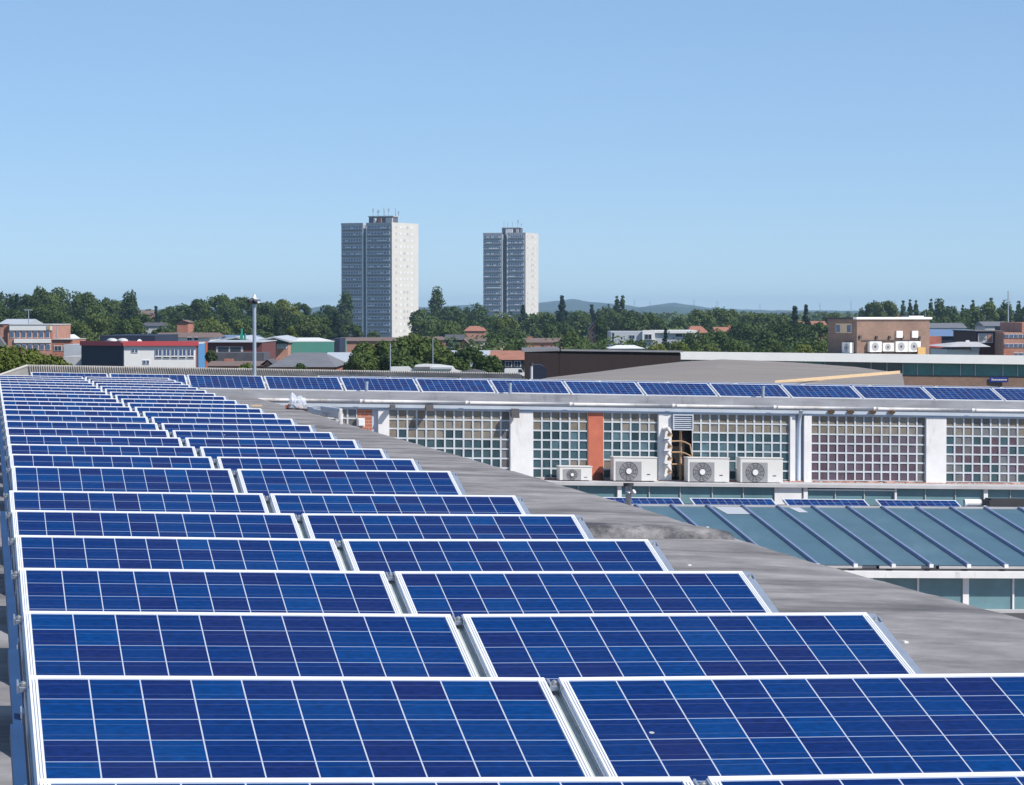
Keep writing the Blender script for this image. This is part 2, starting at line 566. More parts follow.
ORD = ['first', 'second', 'third', 'fourth', 'fifth', 'sixth', 'seventh', 'eighth', 'ninth', 'tenth', 'eleventh', 'twelfth',
       'thirteenth', 'fourteenth', 'fifteenth', 'sixteenth', 'seventeenth', 'eighteenth', 'nineteenth', 'twentieth',
       'twenty-first', 'twenty-second', 'twenty-third', 'twenty-fourth', 'twenty-fifth', 'twenty-sixth', 'twenty-seventh']

# ------------------------------------------------------------------ ground, hills
g = MB().face([(-2500, -150, 0), (2500, -150, 0), (2500, 9300, 0), (-2500, 9300, 0)]).build('ground', M['ground'])
tag(g, kind='structure')
rd = MB().face([(-400, 225, .03), (400, 225, .03), (400, 236, .03), (-400, 236, .03)]).build('road', M['asphalt'])
tag(rd, kind='structure')

def hill(name, Y, prof, depth, rough):
    mb = MB()
    n = 220
    pts = []
    for i in range(n + 1):
        px = -160 + i * 1340 / n
        for (a0, y0), (a1, y1) in zip(prof, prof[1:]):
            if a0 <= px <= a1:
                y = y0 + (y1 - y0) * (px - a0) / (a1 - a0)
        y += rough * noise.noise(Vector((px * .06, Y, 0))) + rough * .5 * noise.noise(Vector((px * .2, Y, 3)))
        pts.append(at(px, y, Y))
    rows = 10
    k = 0
    for j in range(rows + 1):
        t = j / rows
        for p in pts:
            sc = (Y - depth * (1 - t)) / Y
            zz = (p.z) * (1 - (1 - t) ** 1.6) - (1 - t) * 1.0
            mb.v.append((p.x * sc, p.y - depth * (1 - t), zz + (3.0 * noise.noise(Vector((p.x * .01, t * 9, Y))) if 0 < j < rows else 0)))
    W = len(pts)
    for j in range(rows):
        for i in range(W - 1):
            mb.f.append((j * W + i, j * W + i + 1, (j + 1) * W + i + 1, (j + 1) * W + i))
            mb.mi.append(0)
    for i in range(W - 1):
        k = len(mb.v)
        p, q = pts[i], pts[i + 1]
        mb.v += [tuple(p), tuple(q), (q.x, q.y + 180, -1), (p.x, p.y + 180, -1)]
        mb.f.append((k, k + 1, k + 2, k + 3))
        mb.mi.append(0)
    return tag(mb.build(name, M['hill'], smooth=True), kind='structure')
hill('hills', 8600, [(-200, 309), (130, 310), (250, 308), (262, 306), (290, 309), (320, 307), (420, 307), (450, 306), (535, 303), (560, 300.5), (572, 299), (590, 302), (620, 304),
                     (640, 307), (655, 305), (672, 303), (690, 305), (712, 308), (760, 310), (900, 311), (1200, 311)], 1500, 1.0)
hill('near_hills', 6700, [(-200, 313), (240, 313), (330, 312), (540, 311), (560, 309), (620, 311), (645, 307), (665, 306), (690, 307), (720, 311), (860, 312), (1200, 312)], 1200, 0.9)

# ------------------------------------------------------------------ the roof we look along
Z_ROOF0 = H + PZ - 0.387
def roofz(a, b):
    return Z_ROOF0 - 0.02167 * a - 0.0014 * b
def RT(p):
    return ab(p[0], p[1], p[2] + roofz(p[0], p[1]))
mb_ = thing('factory_building', ab(0, 0, 0), 'long factory with the flat grey felt roof under the main solar array', 'factory')
EDGE = [(-30, 5.60), (10, 5.64), (14.8, 5.86), (21, 6.04), (31, 6.24), (39, 6.44), (43.5, 6.58), (60, 6.9)]
def edge_a(b):
    for (b0, a0), (b1, a1) in zip(EDGE, EDGE[1:]):
        if b <= b1:
            return a0 + (a1 - a0) * (b - b0) / (b1 - b0) + .04
roof = MB()
NB = 350
bs = [-16 + (54.8 + 16) * i / NB for i in range(NB + 1)]
prof = [(-6.0, 0), (-3, 0.0), (0, 0), (2, 0), (3.6, 0), (4.6, 0), (-0.30, -0.004), (-0.14, -0.012), (-0.05, -0.045), (0.0, -0.10), (0.0, -0.40)]
def rprof(i, b):
    a, z = prof[i]
    if i >= 6:
        a = edge_a(b) + a + 0.012 * noise.noise(Vector((b * .4, 7, 0)))
    z += 0.007 * noise.noise(Vector((a * .6, b * .35, 1.7)))
    if i < 9: z += .006 * ((b * .95 + .12 * noise.noise(Vector((a * .3, b * .2, 9)))) % 1.0)
    if i == len(prof) - 1:
        z = -0.4
    return RT((a, b, z))
for b in bs:
    for i in range(len(prof)):
        roof.v.append(tuple(rprof(i, b)))
n = len(prof)
for j in range(NB):
    for i in range(n - 1):
        roof.f.append((j * n + i, j * n + i + 1, (j + 1) * n + i + 1, (j + 1) * n + i))
        roof.mi.append(0)
roof.build('roof', M['felt'], mb_, smooth=True)
wl = MB()
wl.hexa([ab(-5.9, -15.9, 0), ab(edge_a(-16) - .05, -15.9, 0), ab(edge_a(54.7) - .05, 54.6, 0), ab(-5.9, 54.6, 0)],
        [RT((-5.9, -15.9, -.08)), RT((edge_a(-16) - .05, -15.9, -.25)), RT((edge_a(54.7) - .05, 54.6, -.25)), RT((-5.9, 54.6, -.08))])
wl.build('wall', M['brick_brown'], mb_)
# rounded felt upstand across the roof between the sixth and seventh rows
up = MB()
secs = []
for i in range(60):
    a = -5.5 + (edge_a(12.1) - .20 + 5.5) * i / 59
    hgt = 0.090 + 0.018 * noise.noise(Vector((a * 1.7, 2, 0)))
    if i > 56: hgt *= (1.0, .8, .45)[i - 57]
    b0 = 11.88 + 0.03 * noise.noise(Vector((a * 1.2, 5, 0)))
    secs.append([(a, b0 - .05, -.02), (a, b0, hgt * .55), (a, b0 + .08, hgt * .92), (a, b0 + .24, hgt), (a, b0 + .40, hgt * .9), (a, b0 + .5, -.02)])
for s_ in secs:
    up.v += [tuple(RT(p)) for p in s_]
for i in range(59):
    for j in range(5):
        up.f.append((i * 6 + j, (i + 1) * 6 + j, (i + 1) * 6 + j + 1, i * 6 + j + 1))
        up.mi.append(0)
up.f += [tuple(range(5, -1, -1)), tuple(59 * 6 + j for j in range(6))]
up.mi += [0, 0]
up.build('upstand', M['felt_up'], mb_, smooth=True)

# ------------------------------------------------------------------ solar panels
PW, PH, GAP = 1.65, 0.99, 0.049
def rotm(psi, rho, beta):
    return Matrix.Rotation(psi, 3, 'Z') @ Matrix.Rotation(rho, 3, 'Y') @ Matrix.Rotation(beta, 3, 'X')
R_MAIN = rotm(PSI, RHO, BETA)
UM, VM, NM = R_MAIN.col[0], R_MAIN.col[1], R_MAIN.col[2]
def make_panel():
    """local: x across (centre 0), y up the slope from the bottom edge, z the normal"""
    t = thing('solar_panel', (0, 0, 0), 'x', 'solar panel', 'blue solar panels of the main array')
    f = MB()
    fw, lip = 0.025, 0.003
    x0, x1 = -PW / 2, PW / 2
    f.box(x0, x1, PH - fw, PH, -.04, lip)
    f.box(x0, x1, 0, fw, -.04, lip)
    f.box(x0, x0 + fw, fw, PH - fw, -.04, lip)
    f.box(x1 - fw, x1, fw, PH - fw, -.04, lip)
    # grooves on the frame sides read as fine lines
    for sx in (x0 - .006, x1):
        f.box(sx, sx + .006, .02, PH - .02, -.018, -.010)
        f.box(sx, sx + .006, .02, PH - .02, -.036, -.028)
    for sx in (x0 + .008, x0 + .017, x1 - .010, x1 - .019):
        f.box(sx, sx + .0022, fw + .01, PH - fw - .01, lip + .0003, lip + .0009, mi=1)
    f.build('frame', [M['alu'], M['galv']], t, local=True)
    c = MB()
    c.face([(x0 + fw, fw, 0), (x1 - fw, fw, 0), (x1 - fw, PH - fw, 0), (x0 + fw, PH - fw, 0)])
    c.face([(x0 + fw, PH - fw, -.006), (x1 - fw, PH - fw, -.006), (x1 - fw, fw, -.006), (x0 + fw, fw, -.006)], 1)
    o = c.build('cell_sheet', [M['cells'], M['white_clean']], t, local=True)
    uv = o.data.uv_layers.new(name='UVMap')
    for i, q in enumerate(((0, 0), (10, 0), (10, 6), (0, 6), (0, 0), (10, 0), (10, 6), (0, 6))):
        uv.data[i].uv = q
    return t
panel0 = make_panel()
used = [False]
def place_panel(top_left, Rm, label, group):
    """top_left: world position of the upper left frame corner"""
    loc = Vector(top_left) + Rm.col[0] * (PW / 2) - Rm.col[1] * PH
    M4 = Matrix.Translation(loc) @ Rm.to_4x4()
    if not used[0]:
        used[0] = True
        panel0.matrix_world = M4
        tag(panel0, label, 'solar panel', group)
        return panel0
    return dup(panel0, M4, label, group)

def make_support(kind):
    t = thing('panel_support', (0, 0, 0), 'x', 'support rail')
    r = MB()
    if kind == 'mid':
        r.box(-.075, .075, .0, PH, -.10, -.046)
        r.build('tray', M['tray'], t, local=True)
        s = MB()
        s.box(-.0235, -.0165, .03, PH - .02, -.045, -.034).box(.0165, .0235, .03, PH - .02, -.045, -.034)
        s.build('rail', M['galv'], t, local=True)
    elif kind == 'left':
        r.box(-.012, .02, -.05, PH + .02, -.10, -.045)
        r.build('rail', M['galv'], t, local=True)
        s = MB()
        s.box(-.064, -.026, -.40, PH - .30, -.085, -.035)
        s.build('side_plate', M['blue_rail'], t, local=True)
    else:
        r.box(-.02, .045, -.02, PH + .02, -.10, -.012)
        r.build('rail', M['galv'], t, local=True)
    xo = {'mid': 0, 'left': -.018, 'right': .026}[kind]
    for y in (PH - .045, .06):
        c = MB()
        c.box(xo - .020, xo - .014, y - .03, y + .022, -.03, -.004)
        c.box(xo + .014, xo + .020, y - .03, y + .022, -.03, -.004)
        c.box(xo - .012, xo + .012, y - .02, y + .02, -.03, -.016)
        k = c.build('clamp', M['galv'], t, local=True)
        c = MB()
        c.tube([(xo, y, -.03), (xo, y, -.002)], .005, 8).tube([(xo, y, -.014), (xo, y, -.006)], .010, 6)
        c.build('bolt', M['bolt'], k, local=True)
    lg = MB()
    lg.box(-.02, .02, PH - .09, PH - .05, -.42, -.09)
    lg.build('leg', M['galv'], t, local=True)
    return t
sup0 = {k: make_support(k) for k in ('left', 'mid', 'right')}
sup_used = set()
def place_support(kind, pos, Rm, label):
    M4 = Matrix.Translation(Vector(pos)) @ Rm.to_4x4()
    if kind not in sup_used:
        sup_used.add(kind)
        o = sup0[kind]
        o.matrix_world = M4
        tag(o, label, 'support rail', 'support rails under the main array')
        return
    dup(sup0[kind], M4, label, 'support rails under the main array')

STEP = Vector((-0.351230, 2.017331, -0.00285))
rng = random.Random(5)
NROW = 26
for r in range(NROW):
    o = Vector((PX, PY, PZ + H)) + STEP * (r - 1)
    if r >= 7:
        o += Vector((-0.149445, 1.065504, 0))
    dxr = {0: -.006, 1: -.006, 3: .006, 4: .005, 5: .003}.get(r, 0)
    o += Vector((dxr, 0, {0: -.016, 1: -.002, 2: .003, 3: -.001}.get(r, 0)))
    o.z += rng.uniform(-.003, .003) if r > 5 else 0
    sag = {0: .006, 1: .0068, 2: .006, 3: .005, 4: .006, 5: .004}.get(r, .0015)
    row = ('nearest main row' if r == 0 else ORD[r] + ' main row from the front') if r < NROW - 1 else 'farthest main row'
    Rm = R_MAIN @ Matrix.Rotation(rng.uniform(-.005, .005), 3, 'X')
    place_panel(o, Rm @ Matrix.Rotation(sag, 3, 'Y'), 'left-hand blue solar panel in the ' + row, 'blue solar panels of the main array')
    place_panel(o + UM * (PW + GAP) - NM * (sag * PW), Rm @ Matrix.Rotation(-sag * 1.15, 3, 'Y'), 'right-hand blue solar panel in the ' + row, 'blue solar panels of the main array')
    bl = o - VM * PH
    place_support('left', bl, Rm, 'blue grey side rail at the left end of the ' + row)
    place_support('mid', bl + UM * (PW + GAP / 2), Rm, 'bolted channel between the two panels in the ' + row)
    place_support('right', bl + UM * (2 * PW + GAP), Rm, 'clamped rail at the right end of the ' + row)

# ------------------------------------------------------------------ rear building with the glass block wall
BW = 55.4
rb = thing('glass_block_building', ab(12, BW, 0), 'long workshop with glass block wall, white piers and solar rows on its roof', 'workshop')
h_k0 = on_w(512, 393.8, BW)[1]
h_k1 = on_w(512, 401.6, BW)[1]
h_g1 = on_w(512, 404.6, BW)[1]
h_l1 = on_w(512, 411.2, BW)[1]
h_gb = on_w(512, 477.6, BW)[1]
h_s1 = on_w(512, 481.4, BW - .95)[1]
h_s2 = on_w(512, 484.8, BW - .95)[1]
h_b1 = on_w(512, 499.0, BW)[1]
A0, A1 = 1.2, 30.3
MB().box(A0, A1, BW - .02, 66, h_k0 - .15, h_k0 - .04, TW).build('roof', M['felt'], rb)
MB().box(A0 + 3.2, A1, BW - .10, BW + .18, h_k1, h_k0, TW).build('kerb', M['kerb'], rb)
gt = MB()
ga0 = on_w(255, 400, BW)[0]
nseg = 10
for i in range(nseg):
    x0 = ga0 + (A1 - ga0) * i / nseg
    x1 = ga0 + (A1 - ga0) * (i + 1) / nseg
    gt.tube([(x0, BW - .17, (h_k1 + h_g1) / 2), (x1 - .01, BW - .17, (h_k1 + h_g1) / 2)], .036, 10, TW)
    gt.tube([(x1 - .07, BW - .17, (h_k1 + h_g1) / 2), (x1 + .03, BW - .17, (h_k1 + h_g1) / 2)], .043, 10, TW)
gt.build('gutter', M['white_pvc'], rb, smooth=True)
MB().box(A0 + 3.2, A1, BW - .03, BW + .25, h_l1, h_k1 - .002, TW).build('lintel', M['lintel'], rb)
MB().box(A0 + 3.2, A1, BW + .12, 66, -6.5 + H, h_l1 - .002, TW).build('core', M['black'], rb)
MB().box(A0, A1, BW - .3, 66, -10.3 + H, -6.5 + H, TW).build('lower_wall', M['brick_brown'], rb)

def aw(px, b=BW):
    return on_w(px, 445, b)[0]
def pier(px0, px1, m, name='pier', h0=None, h1=None, out=.06):
    return MB().box(aw(px0), aw(px1), BW - out, BW + .12, h_s1 if h0 is None else h0, h_l1 - .003 if h1 is None else h1, TW).build(name, m, rb)
pier(378, 388.5, M['white'])
pier(372, 378, M['lintel'], out=-.02)  # left reveal, its shade painted in pale blue
pier(510, 532.5, M['white'])
pier(658, 671, M['white'])
pier(789.5, 794.5, M['white'])
pier(794.6, 803, M['lintel'], out=-.04)  # recess between the white strips, shade painted in pale blue
pier(803.1, 810.5, M['white'], out=.09)
pier(925.5, 945.5, M['white'])
pier(1062, 1082, M['white'])
pier(1180, 1198, M['white'])
pier(588, 603, M['terracotta'], 'brick_pier', out=.03)
pier(357, 372, M['brick_red'], 'brick_infill', out=.0)
PM = ['p_tan_refl', 'p_teal', 'p_teal2', 'p_dark', 'p_plum', 'p_grey', 'p_pale']
def bay(px0, px1, ncol, style, seed):
    a0, a1 = aw(px0), aw(px1)
    rr = random.Random(seed)
    nr = 7
    pw, ph = (a1 - a0) / ncol, (h_l1 - h_gb) / nr
    bw = .037
    fr = MB()
    for i in range(ncol + 1):
        x = a0 + i * pw
        x0, x1 = max(a0, x - bw / 2), min(a1, x + bw / 2)
        fr.box(x0, x1, BW - .006, BW + .03, h_gb, h_l1 - .003, TW)
    for j in range(nr + 1):
        z = h_gb + j * ph
        z0, z1 = max(h_gb, z - bw / 2), min(h_l1 - .003, z + bw / 2)
        for i in range(ncol):
            fr.box(a0 + i * pw + bw / 2, a0 + (i + 1) * pw - bw / 2, BW - .004, BW + .03, z0 + .0005 * (j + 1), z1, TW)
    f = fr.build('glass_block_window', M['mortar'], rb)
    pn = MB()
    for i in range(ncol):
        for j in range(nr):
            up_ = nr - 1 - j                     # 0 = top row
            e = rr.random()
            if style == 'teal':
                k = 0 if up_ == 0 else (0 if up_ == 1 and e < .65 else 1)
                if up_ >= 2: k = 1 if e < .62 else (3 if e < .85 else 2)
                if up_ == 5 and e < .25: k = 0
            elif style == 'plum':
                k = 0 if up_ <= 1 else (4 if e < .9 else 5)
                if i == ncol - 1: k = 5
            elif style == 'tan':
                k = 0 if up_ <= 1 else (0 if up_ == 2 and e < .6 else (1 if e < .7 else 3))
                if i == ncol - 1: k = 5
            else:
                k = (5 if e < .4 else 0) if up_ <= 1 else (5 if e < .25 else (1 if e < .6 else 4))
            if style == 'patch' : k = 6
            x0, x1 = a0 + i * pw + bw / 2, a0 + (i + 1) * pw - bw / 2
            z0, z1 = h_gb + j * ph + bw / 2, h_gb + (j + 1) * ph - bw / 2
            dx, dz = rr.uniform(-.006, .006), rr.uniform(-.006, .006)
            c = [TW((x0, BW + .012 + dx + dz, z0)), TW((x1, BW + .012 - dx + dz, z0)), TW((x1, BW + .012 - dx - dz, z1)), TW((x0, BW + .012 + dx - dz, z1))]
            pn.face(c, k)
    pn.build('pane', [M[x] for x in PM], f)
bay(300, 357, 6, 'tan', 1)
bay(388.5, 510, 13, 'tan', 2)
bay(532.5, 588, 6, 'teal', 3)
bay(603, 658, 6, 'teal', 4)
bay(692, 789.5, 11, 'teal', 5)
bay(810.5, 925.5, 13, 'plum', 6)
bay(945.5, 1062, 13, 'grey', 7)
bay(1082, 1180, 11, 'grey', 8)
# sill of crumbling brick and the white ledge that the cooling units stand on
sl = MB()
rr = random.Random(11)
a = aw(388)
while a < A1 - .3:
    L_ = rr.uniform(.15, .3)
    sl.box(a, a + L_ - .006, BW - .06 - rr.uniform(0, .03), BW + .11, h_s1, h_gb - rr.uniform(.001, .02), TW)
    a += L_
sl.build('brick_sill', M['rust_brick'], rb)
BL = BW - .95
MB().box(A0 + 3.3, A1, BL, BW + .1, h_s2, h_s1 - .004, TW).build('ledge', M['concrete'], rb)
MB().box(A0 + 3.3, A1, BL + .15, BW + .1, h_b1 - 1.5, h_s2 - .002, TW).build('plinth', M['concrete'], rb)
def sg(px0, px1, name, m, out=0.0, h0=None, h1=None):
    b_ = BL + .13
    return MB().box(on_w(px0, 490, b_)[0], on_w(px1, 490, b_)[0], b_ - out, b_ + .03, h_b1 - .02 if h0 is None else h0, h_s2 - .005 if h1 is None else h1, TW).build(name, m, rb)
xs = [540, 578, 617, 649, 680, 712, 743, 774]
for x0, x1 in zip(xs, xs[1:]):
    sg(x0 + .4, x1 - .4, 'strip_pane', M['strip_glass'])
for x in xs[1:-1]:
    sg(x - .45, x + .45, 'mullion', M['concrete'], .03)
sg(617, 621, 'post', M['white'], .06)
sg(774.2, 801, 'blank_panel', M['white'], .04)
sg(803, 807, 'post', M['white'], .06)
xs = [808, 835, 864, 894, 925, 955, 983, 1010, 1040, 1070, 1100]
for x0, x1 in zip(xs, xs[1:]):
    sg(x0 + .4, x1 - .4, 'strip_pane', M['strip_glass'])
for x in xs[1:]:
    sg(x - .4, x + .4, 'mullion', M['concrete'], .03)
sg(983, 987, 'post', M['white'], .06)
sg(894, 896, 'post', M['white'], .06)
zz = on_w(850, 490, BL + .13)[1]
sg(808, 895, 'transom', M['frame_white'], .05, zz - .015, zz + .015)
# loose fittings on the wall
lv = MB()
la0, la1 = aw(671.5), aw(692)
lh1, lh0 = h_l1 - .01, on_w(682, 430, BW)[1]
lv.box(la0, la1, BW - .14, BW - .0, lh0, lh0 + .03, TW).box(la0, la1, BW - .14, BW - .0, lh1 - .03, lh1, TW)
lv.box(la0, la0 + .03, BW - .14, BW - .0, lh0 + .031, lh1 - .031, TW).box(la1 - .03, la1, BW - .14, BW - .0, lh0 + .031, lh1 - .031, TW)
for i in range(6):
    z = lh0 + .05 + i * (lh1 - lh0 - .09) / 6
    lv.hexa([TW((la0 + .03, BW - .13, z)), TW((la1 - .03, BW - .13, z)), TW((la1 - .03, BW - .03, z + .05)), TW((la0 + .03, BW - .03, z + .05))],
            [TW((la0 + .03, BW - .13, z + .012)), TW((la1 - .03, BW - .13, z + .012)), TW((la1 - .03, BW - .03, z + .062)), TW((la0 + .03, BW - .03, z + .062))])
lvo = lv.build('louvre_vent', M['louvre'], org=TW((la0, BW - .1, lh0)))
tag(lvo, 'pale blue louvred vent box under the gutter right of the white pier', 'vent')
# riser pipes in the dark opening below the louvre
pr = thing('pipe_riser', TW((aw(682), BW - .1, h_s1)), 'tan lagged pipes curving out of the dark slot below the louvre', 'pipework')
pp = MB()
a_ = aw(680)
pp.tube([(a_, BW - .06, h_s1 + .02), (a_, BW - .06, lh0 - .01)], .03, 8, TW)
pp.build('riser', M['brown_pipe'], pr, smooth=True)
for k, (y0, y1) in enumerate(((441, 458), (452, 462), (464, 466))):
    z0, z1 = on_w(670, y0, BW)[1], on_w(690, y1, BW)[1]
    a0_, a1_ = aw(670), aw(691)
    q = MB()
    q.tube([(a0_, BW - .1, z0), (a0_ + .22, BW - .12, z0 + .005), (a0_ + .32, BW - .13, z0 - .02), (a1_ - .06, BW - .14, z0 - .07), (a1_, BW - .14, min(z1, z0 - .1))], .017, 8, TW)
    q.build('branch_pipe', M['brown_pipe'], pr, smooth=True)
for k, y in enumerate((433, 445, 457, 470)):
    a0_, z0 = on_w(665.5, y, BW)
    q = thing('pipe_fitting', TW((a0_, BW - .06, z0)), ['topmost', 'second from top', 'third from top', 'lowest'][k] + ' white pipe elbow with brown end on the pier beside the louvre', 'pipe fitting', 'pipe elbows on the white pier')
    m_ = MB()
    m_.tube([(a0_ - .05, BW - .06, z0 + .09), (a0_ + .02, BW - .16, z0 + .10), (a0_ + .05, BW - .2, z0 + .06), (a0_ + .05, BW - .2, z0 + .0)], .05, 10, TW)
    m_.build('elbow', M['white_pvc'], q, smooth=True)
    m_ = MB()
    m_.tube([(a0_ + .05, BW - .2, z0 + .0), (a0_ + .05, BW - .2, z0 - .07)], .055, 10, TW)
    m_.build('collar', M['brown_pipe'], q, smooth=True)
# flood lights and other small boxes under the gutter
for px, py, wpx, hpx, lab in ((427.5, 407.5, 8, 6, 'small brown floodlight under the gutter above the long tan glass bay'), (513, 413, 8, 9, 'dark grey floodlight on the white pier at the end of the long tan bay'),
                              (391, 406.5, 5, 4, 'small dark lamp under the gutter beside the first white pier')):
    a0_, z0 = on_w(px, py, BW)
    hw, hh = wpx / 45 / 2, hpx / 45 / 2
    q = thing('floodlight', TW((a0_, BW - .1, z0)), lab, 'floodlight', 'floodlights on the workshop wall')
    MB().hexa([TW((a0_ - hw, BW - .30, z0 - hh)), TW((a0_ + hw, BW - .30, z0 - hh)), TW((a0_ + hw, BW - .14, z0 - hh * .4)), TW((a0_ - hw, BW - .14, z0 - hh * .4))],
              [TW((a0_ - hw, BW - .24, z0 + hh)), TW((a0_ + hw, BW - .24, z0 + hh)), TW((a0_ + hw * .8, BW - .12, z0 + hh)), TW((a0_ - hw * .8, BW - .12, z0 + hh))]).build('housing', M['dark'], q)
    MB().box(a0_ - .03, a0_ + .03, BW - .14, BW - .062, z0 - .03, z0 + .03, TW).build('bracket', M['galv'], q)
for i, px in enumerate((830.5, 850, 872, 891)):  # dark smudges on the lintel, built as small brown blocks
    a0_, z0 = on_w(px, 411.5, BW)
    q = MB()
    for j in range(5):
        q.box(a0_ - .07 + .02 * j, a0_ - .03 + .025 * j, BW - .08 - .012 * (j % 3), BW - .031, z0 - .035 - .02 * (j % 2), z0 + .03, TW)
    tag(q.build('lintel_smudge', M['brown_pipe'], org=TW((a0_, BW - .05, z0))), ORD[i] + ' brown smudge from the left on the lintel over the plum glass bay', 'bracket', 'brown smudges on the lintel')
wb = MB()
a0_, z0 = on_w(356.5, 426, BW); a1_, z1 = on_w(363.5, 418, BW)
wb.box(a0_, a1_, BW - .2, BW - .013, z0, z1, TW).box(a0_ + .02, a1_ - .02, BW - .215, BW - .201, z0 + .02, z1 - .02, TW)
tag(wb.build('junction_box', M['white_clean'], org=TW((a0_, BW - .1, z0))), 'white square junction box in front of the red brick infill', 'box')
dp = MB()
a0_ = aw(799)
dp.tube([(a0_, BW - .17, h_k1 - .08), (a0_, BW - .02, h_l1 - .1), (a0_, BW + .0, h_l1 - .3), (a0_, BW + .0, h_s1)], .045, 10, TW)
dp.build('downpipe', M['lintel'], rb, smooth=True)
cw = MB()
a0_, z0 = on_w(597.5, 482, BW)
for i in range(10):
    pass
cw.tube([(a0_, BW - .12, z0 + .0), (a0_, BW - .12, z0 + .16), (a0_, BW - .12, z0 + .21)], .12, 12, TW, r2=.07)
tag(cw.build('vent_cowl', mat('rusty_cowl', (0.075, 0.025, 0.022), .8, 0, .3, 9), org=TW((a0_, BW - .12, z0)), smooth=True), 'squat rusty brown cowl on the ledge below the terracotta pier', 'cowl')

def ac_unit(px0, px1, y0, y1, b, label, fan=(.05, .64), T=TW, onf=on_w, dep=.34, group='air conditioning units on the ledge'):
    a0, z1 = onf(px0, y0, b)
    a1, z0 = onf(px1, y1, b)
    q = thing('air_conditioner', T(((a0 + a1) / 2, b + dep / 2, z0)), label, 'air conditioner', group)
    W, Hh = a1 - a0, z1 - z0
    c = MB()
    c.box(a0, a1, b, b + dep, z0 + .05, z1, T)
    c.box(a0 - .012, a1 + .012, b - .012, b + dep + .01, z1 + .001, z1 + .02, T)
    c.build('casing', M['ac'], q)
    for fx in (a0 + .08, a1 - .16):
        ft = MB()
        ft.box(fx, fx + .08, b - .02, b + dep, z0, z0 + .048, T)
        ft.build('foot', M['dark'], q)
    f0, f1 = a0 + W * fan[0], a0 + W * fan[1]
    s_ = (f1 - f0)
    zc = z0 + .05 + (Hh - .05) * .42
    hs = min(s_ / 2, (Hh - .05) * .415)
    p = MB()
    p.box(f0, f1, b - .006, b - .001, zc - hs, zc + hs, T)
    pan = p.build('fan_panel', M['ac_grille'], q)
    rgs = MB()
    xc = (f0 + f1) / 2
    r_ = min(s_ / 2, hs) * .98
    ns = 28
    for (ra, rb_, mi) in ((r_ * .36, r_ * .42, 0), (r_ * .55, r_ * .60, 0), (r_ * .74, r_ * .79, 0), (r_ * .93, r_, 0)):
        for j in range(ns):
            t0, t1 = 2 * math.pi * j / ns, 2 * math.pi * (j + 1) / ns
            rgs.face([T((xc + ra * math.cos(t0), b - .014, zc + ra * math.sin(t0))), T((xc + rb_ * math.cos(t0), b - .014, zc + rb_ * math.sin(t0))),
                      T((xc + rb_ * math.cos(t1), b - .014, zc + rb_ * math.sin(t1))), T((xc + ra * math.cos(t1), b - .014, zc + ra * math.sin(t1)))])
    for j in range(12):
        t0 = 2 * math.pi * j / 12
        rgs.tube([(xc + r_ * .3 * math.cos(t0), b - .018, zc + r_ * .3 * math.sin(t0)), (xc + r_ * math.cos(t0 + .25), b - .018, zc + r_ * math.sin(t0 + .25))], .004, 4, T)
    rgs.build('grille', M['ac_dark'], pan)
    hb = MB()
    hb.tube([(xc, b - .022, zc), (xc, b - .03, zc)], r_ * .30, 20, T)
    hb.build('hub', M['white_clean'], pan)
    if W > .7:
        bd = MB()
        bx = a0 + W * .80
        bd.box(bx - .035, bx + .04, b - .006, b - .001, z0 + Hh * .33, z0 + Hh * .36, T)
        bd.build('badge', M['dark'], q)
    return q
ac_unit(559.8, 592, 466.8, 482.6, BW - .5, 'small low air conditioner with dark round coil left of the terracotta pier', (.1, .66))
ac_unit(613.8, 657, 457.6, 483.2, BW - .55, 'large air conditioner with pale fan between terracotta and white piers')
ac_unit(688, 729.2, 458.2, 484.2, BW - .55, 'large air conditioner standing just right of the dark pipe slot')
ac_unit(740.6, 782.8, 458.4, 484.8, BW - .55, 'rightmost large air conditioner, beside the pier with the downpipe')

# solar rows on the rear roof
R_REAR = rotm(PSI, -math.atan(SH), BETA)
def rear_row(b_bot, h_bot, a_first, nmax, rowname, tilt=BETA):
    R_REAR = rotm(PSI, -math.atan(SH), tilt)
    U, V = R_REAR.col[0], R_REAR.col[1]
    for i in range(nmax):
        a = a_first + 1.70 * i
        tl = Vector(TW((a + .025, b_bot, h_bot))) + V * PH
        lab = ('leftmost' if i == 0 else 'rightmost' if i == nmax - 1 else ORD[i] + ' from the left') + ' blue solar panel in the ' + rowname
        place_panel(tl, R_REAR, lab, 'solar panels on the workshop roof')
h_A = on_w(512, 393.0, BW + .45)[1]
rear_row(BW + .45, h_A, 5.55 - 3.4, 15, 'front row above the glass block wall')
rear_row(BW + 2.5, h_A + .115, 5.55 - 3.4 + .12, 15, 'middle row on the glass block workshop', R(5.5))
rear_row(BW + 4.55, h_A + .125, 9.0, 11, 'back row on the glass block workshop', R(5.5))
rl = MB()
for i in range(17):
    a = 5.55 - 3.4 + 1.7 * i
    rl.box(a - .02, a + .045, BW + .43, BW + .47, h_A - .06, h_A - .01, TW)
rl.box(2.2, 31, BW + .42, BW + .44, h_A - .10, h_A - .062, TW)
rl.build('panel_rail', M['alu'], rb)
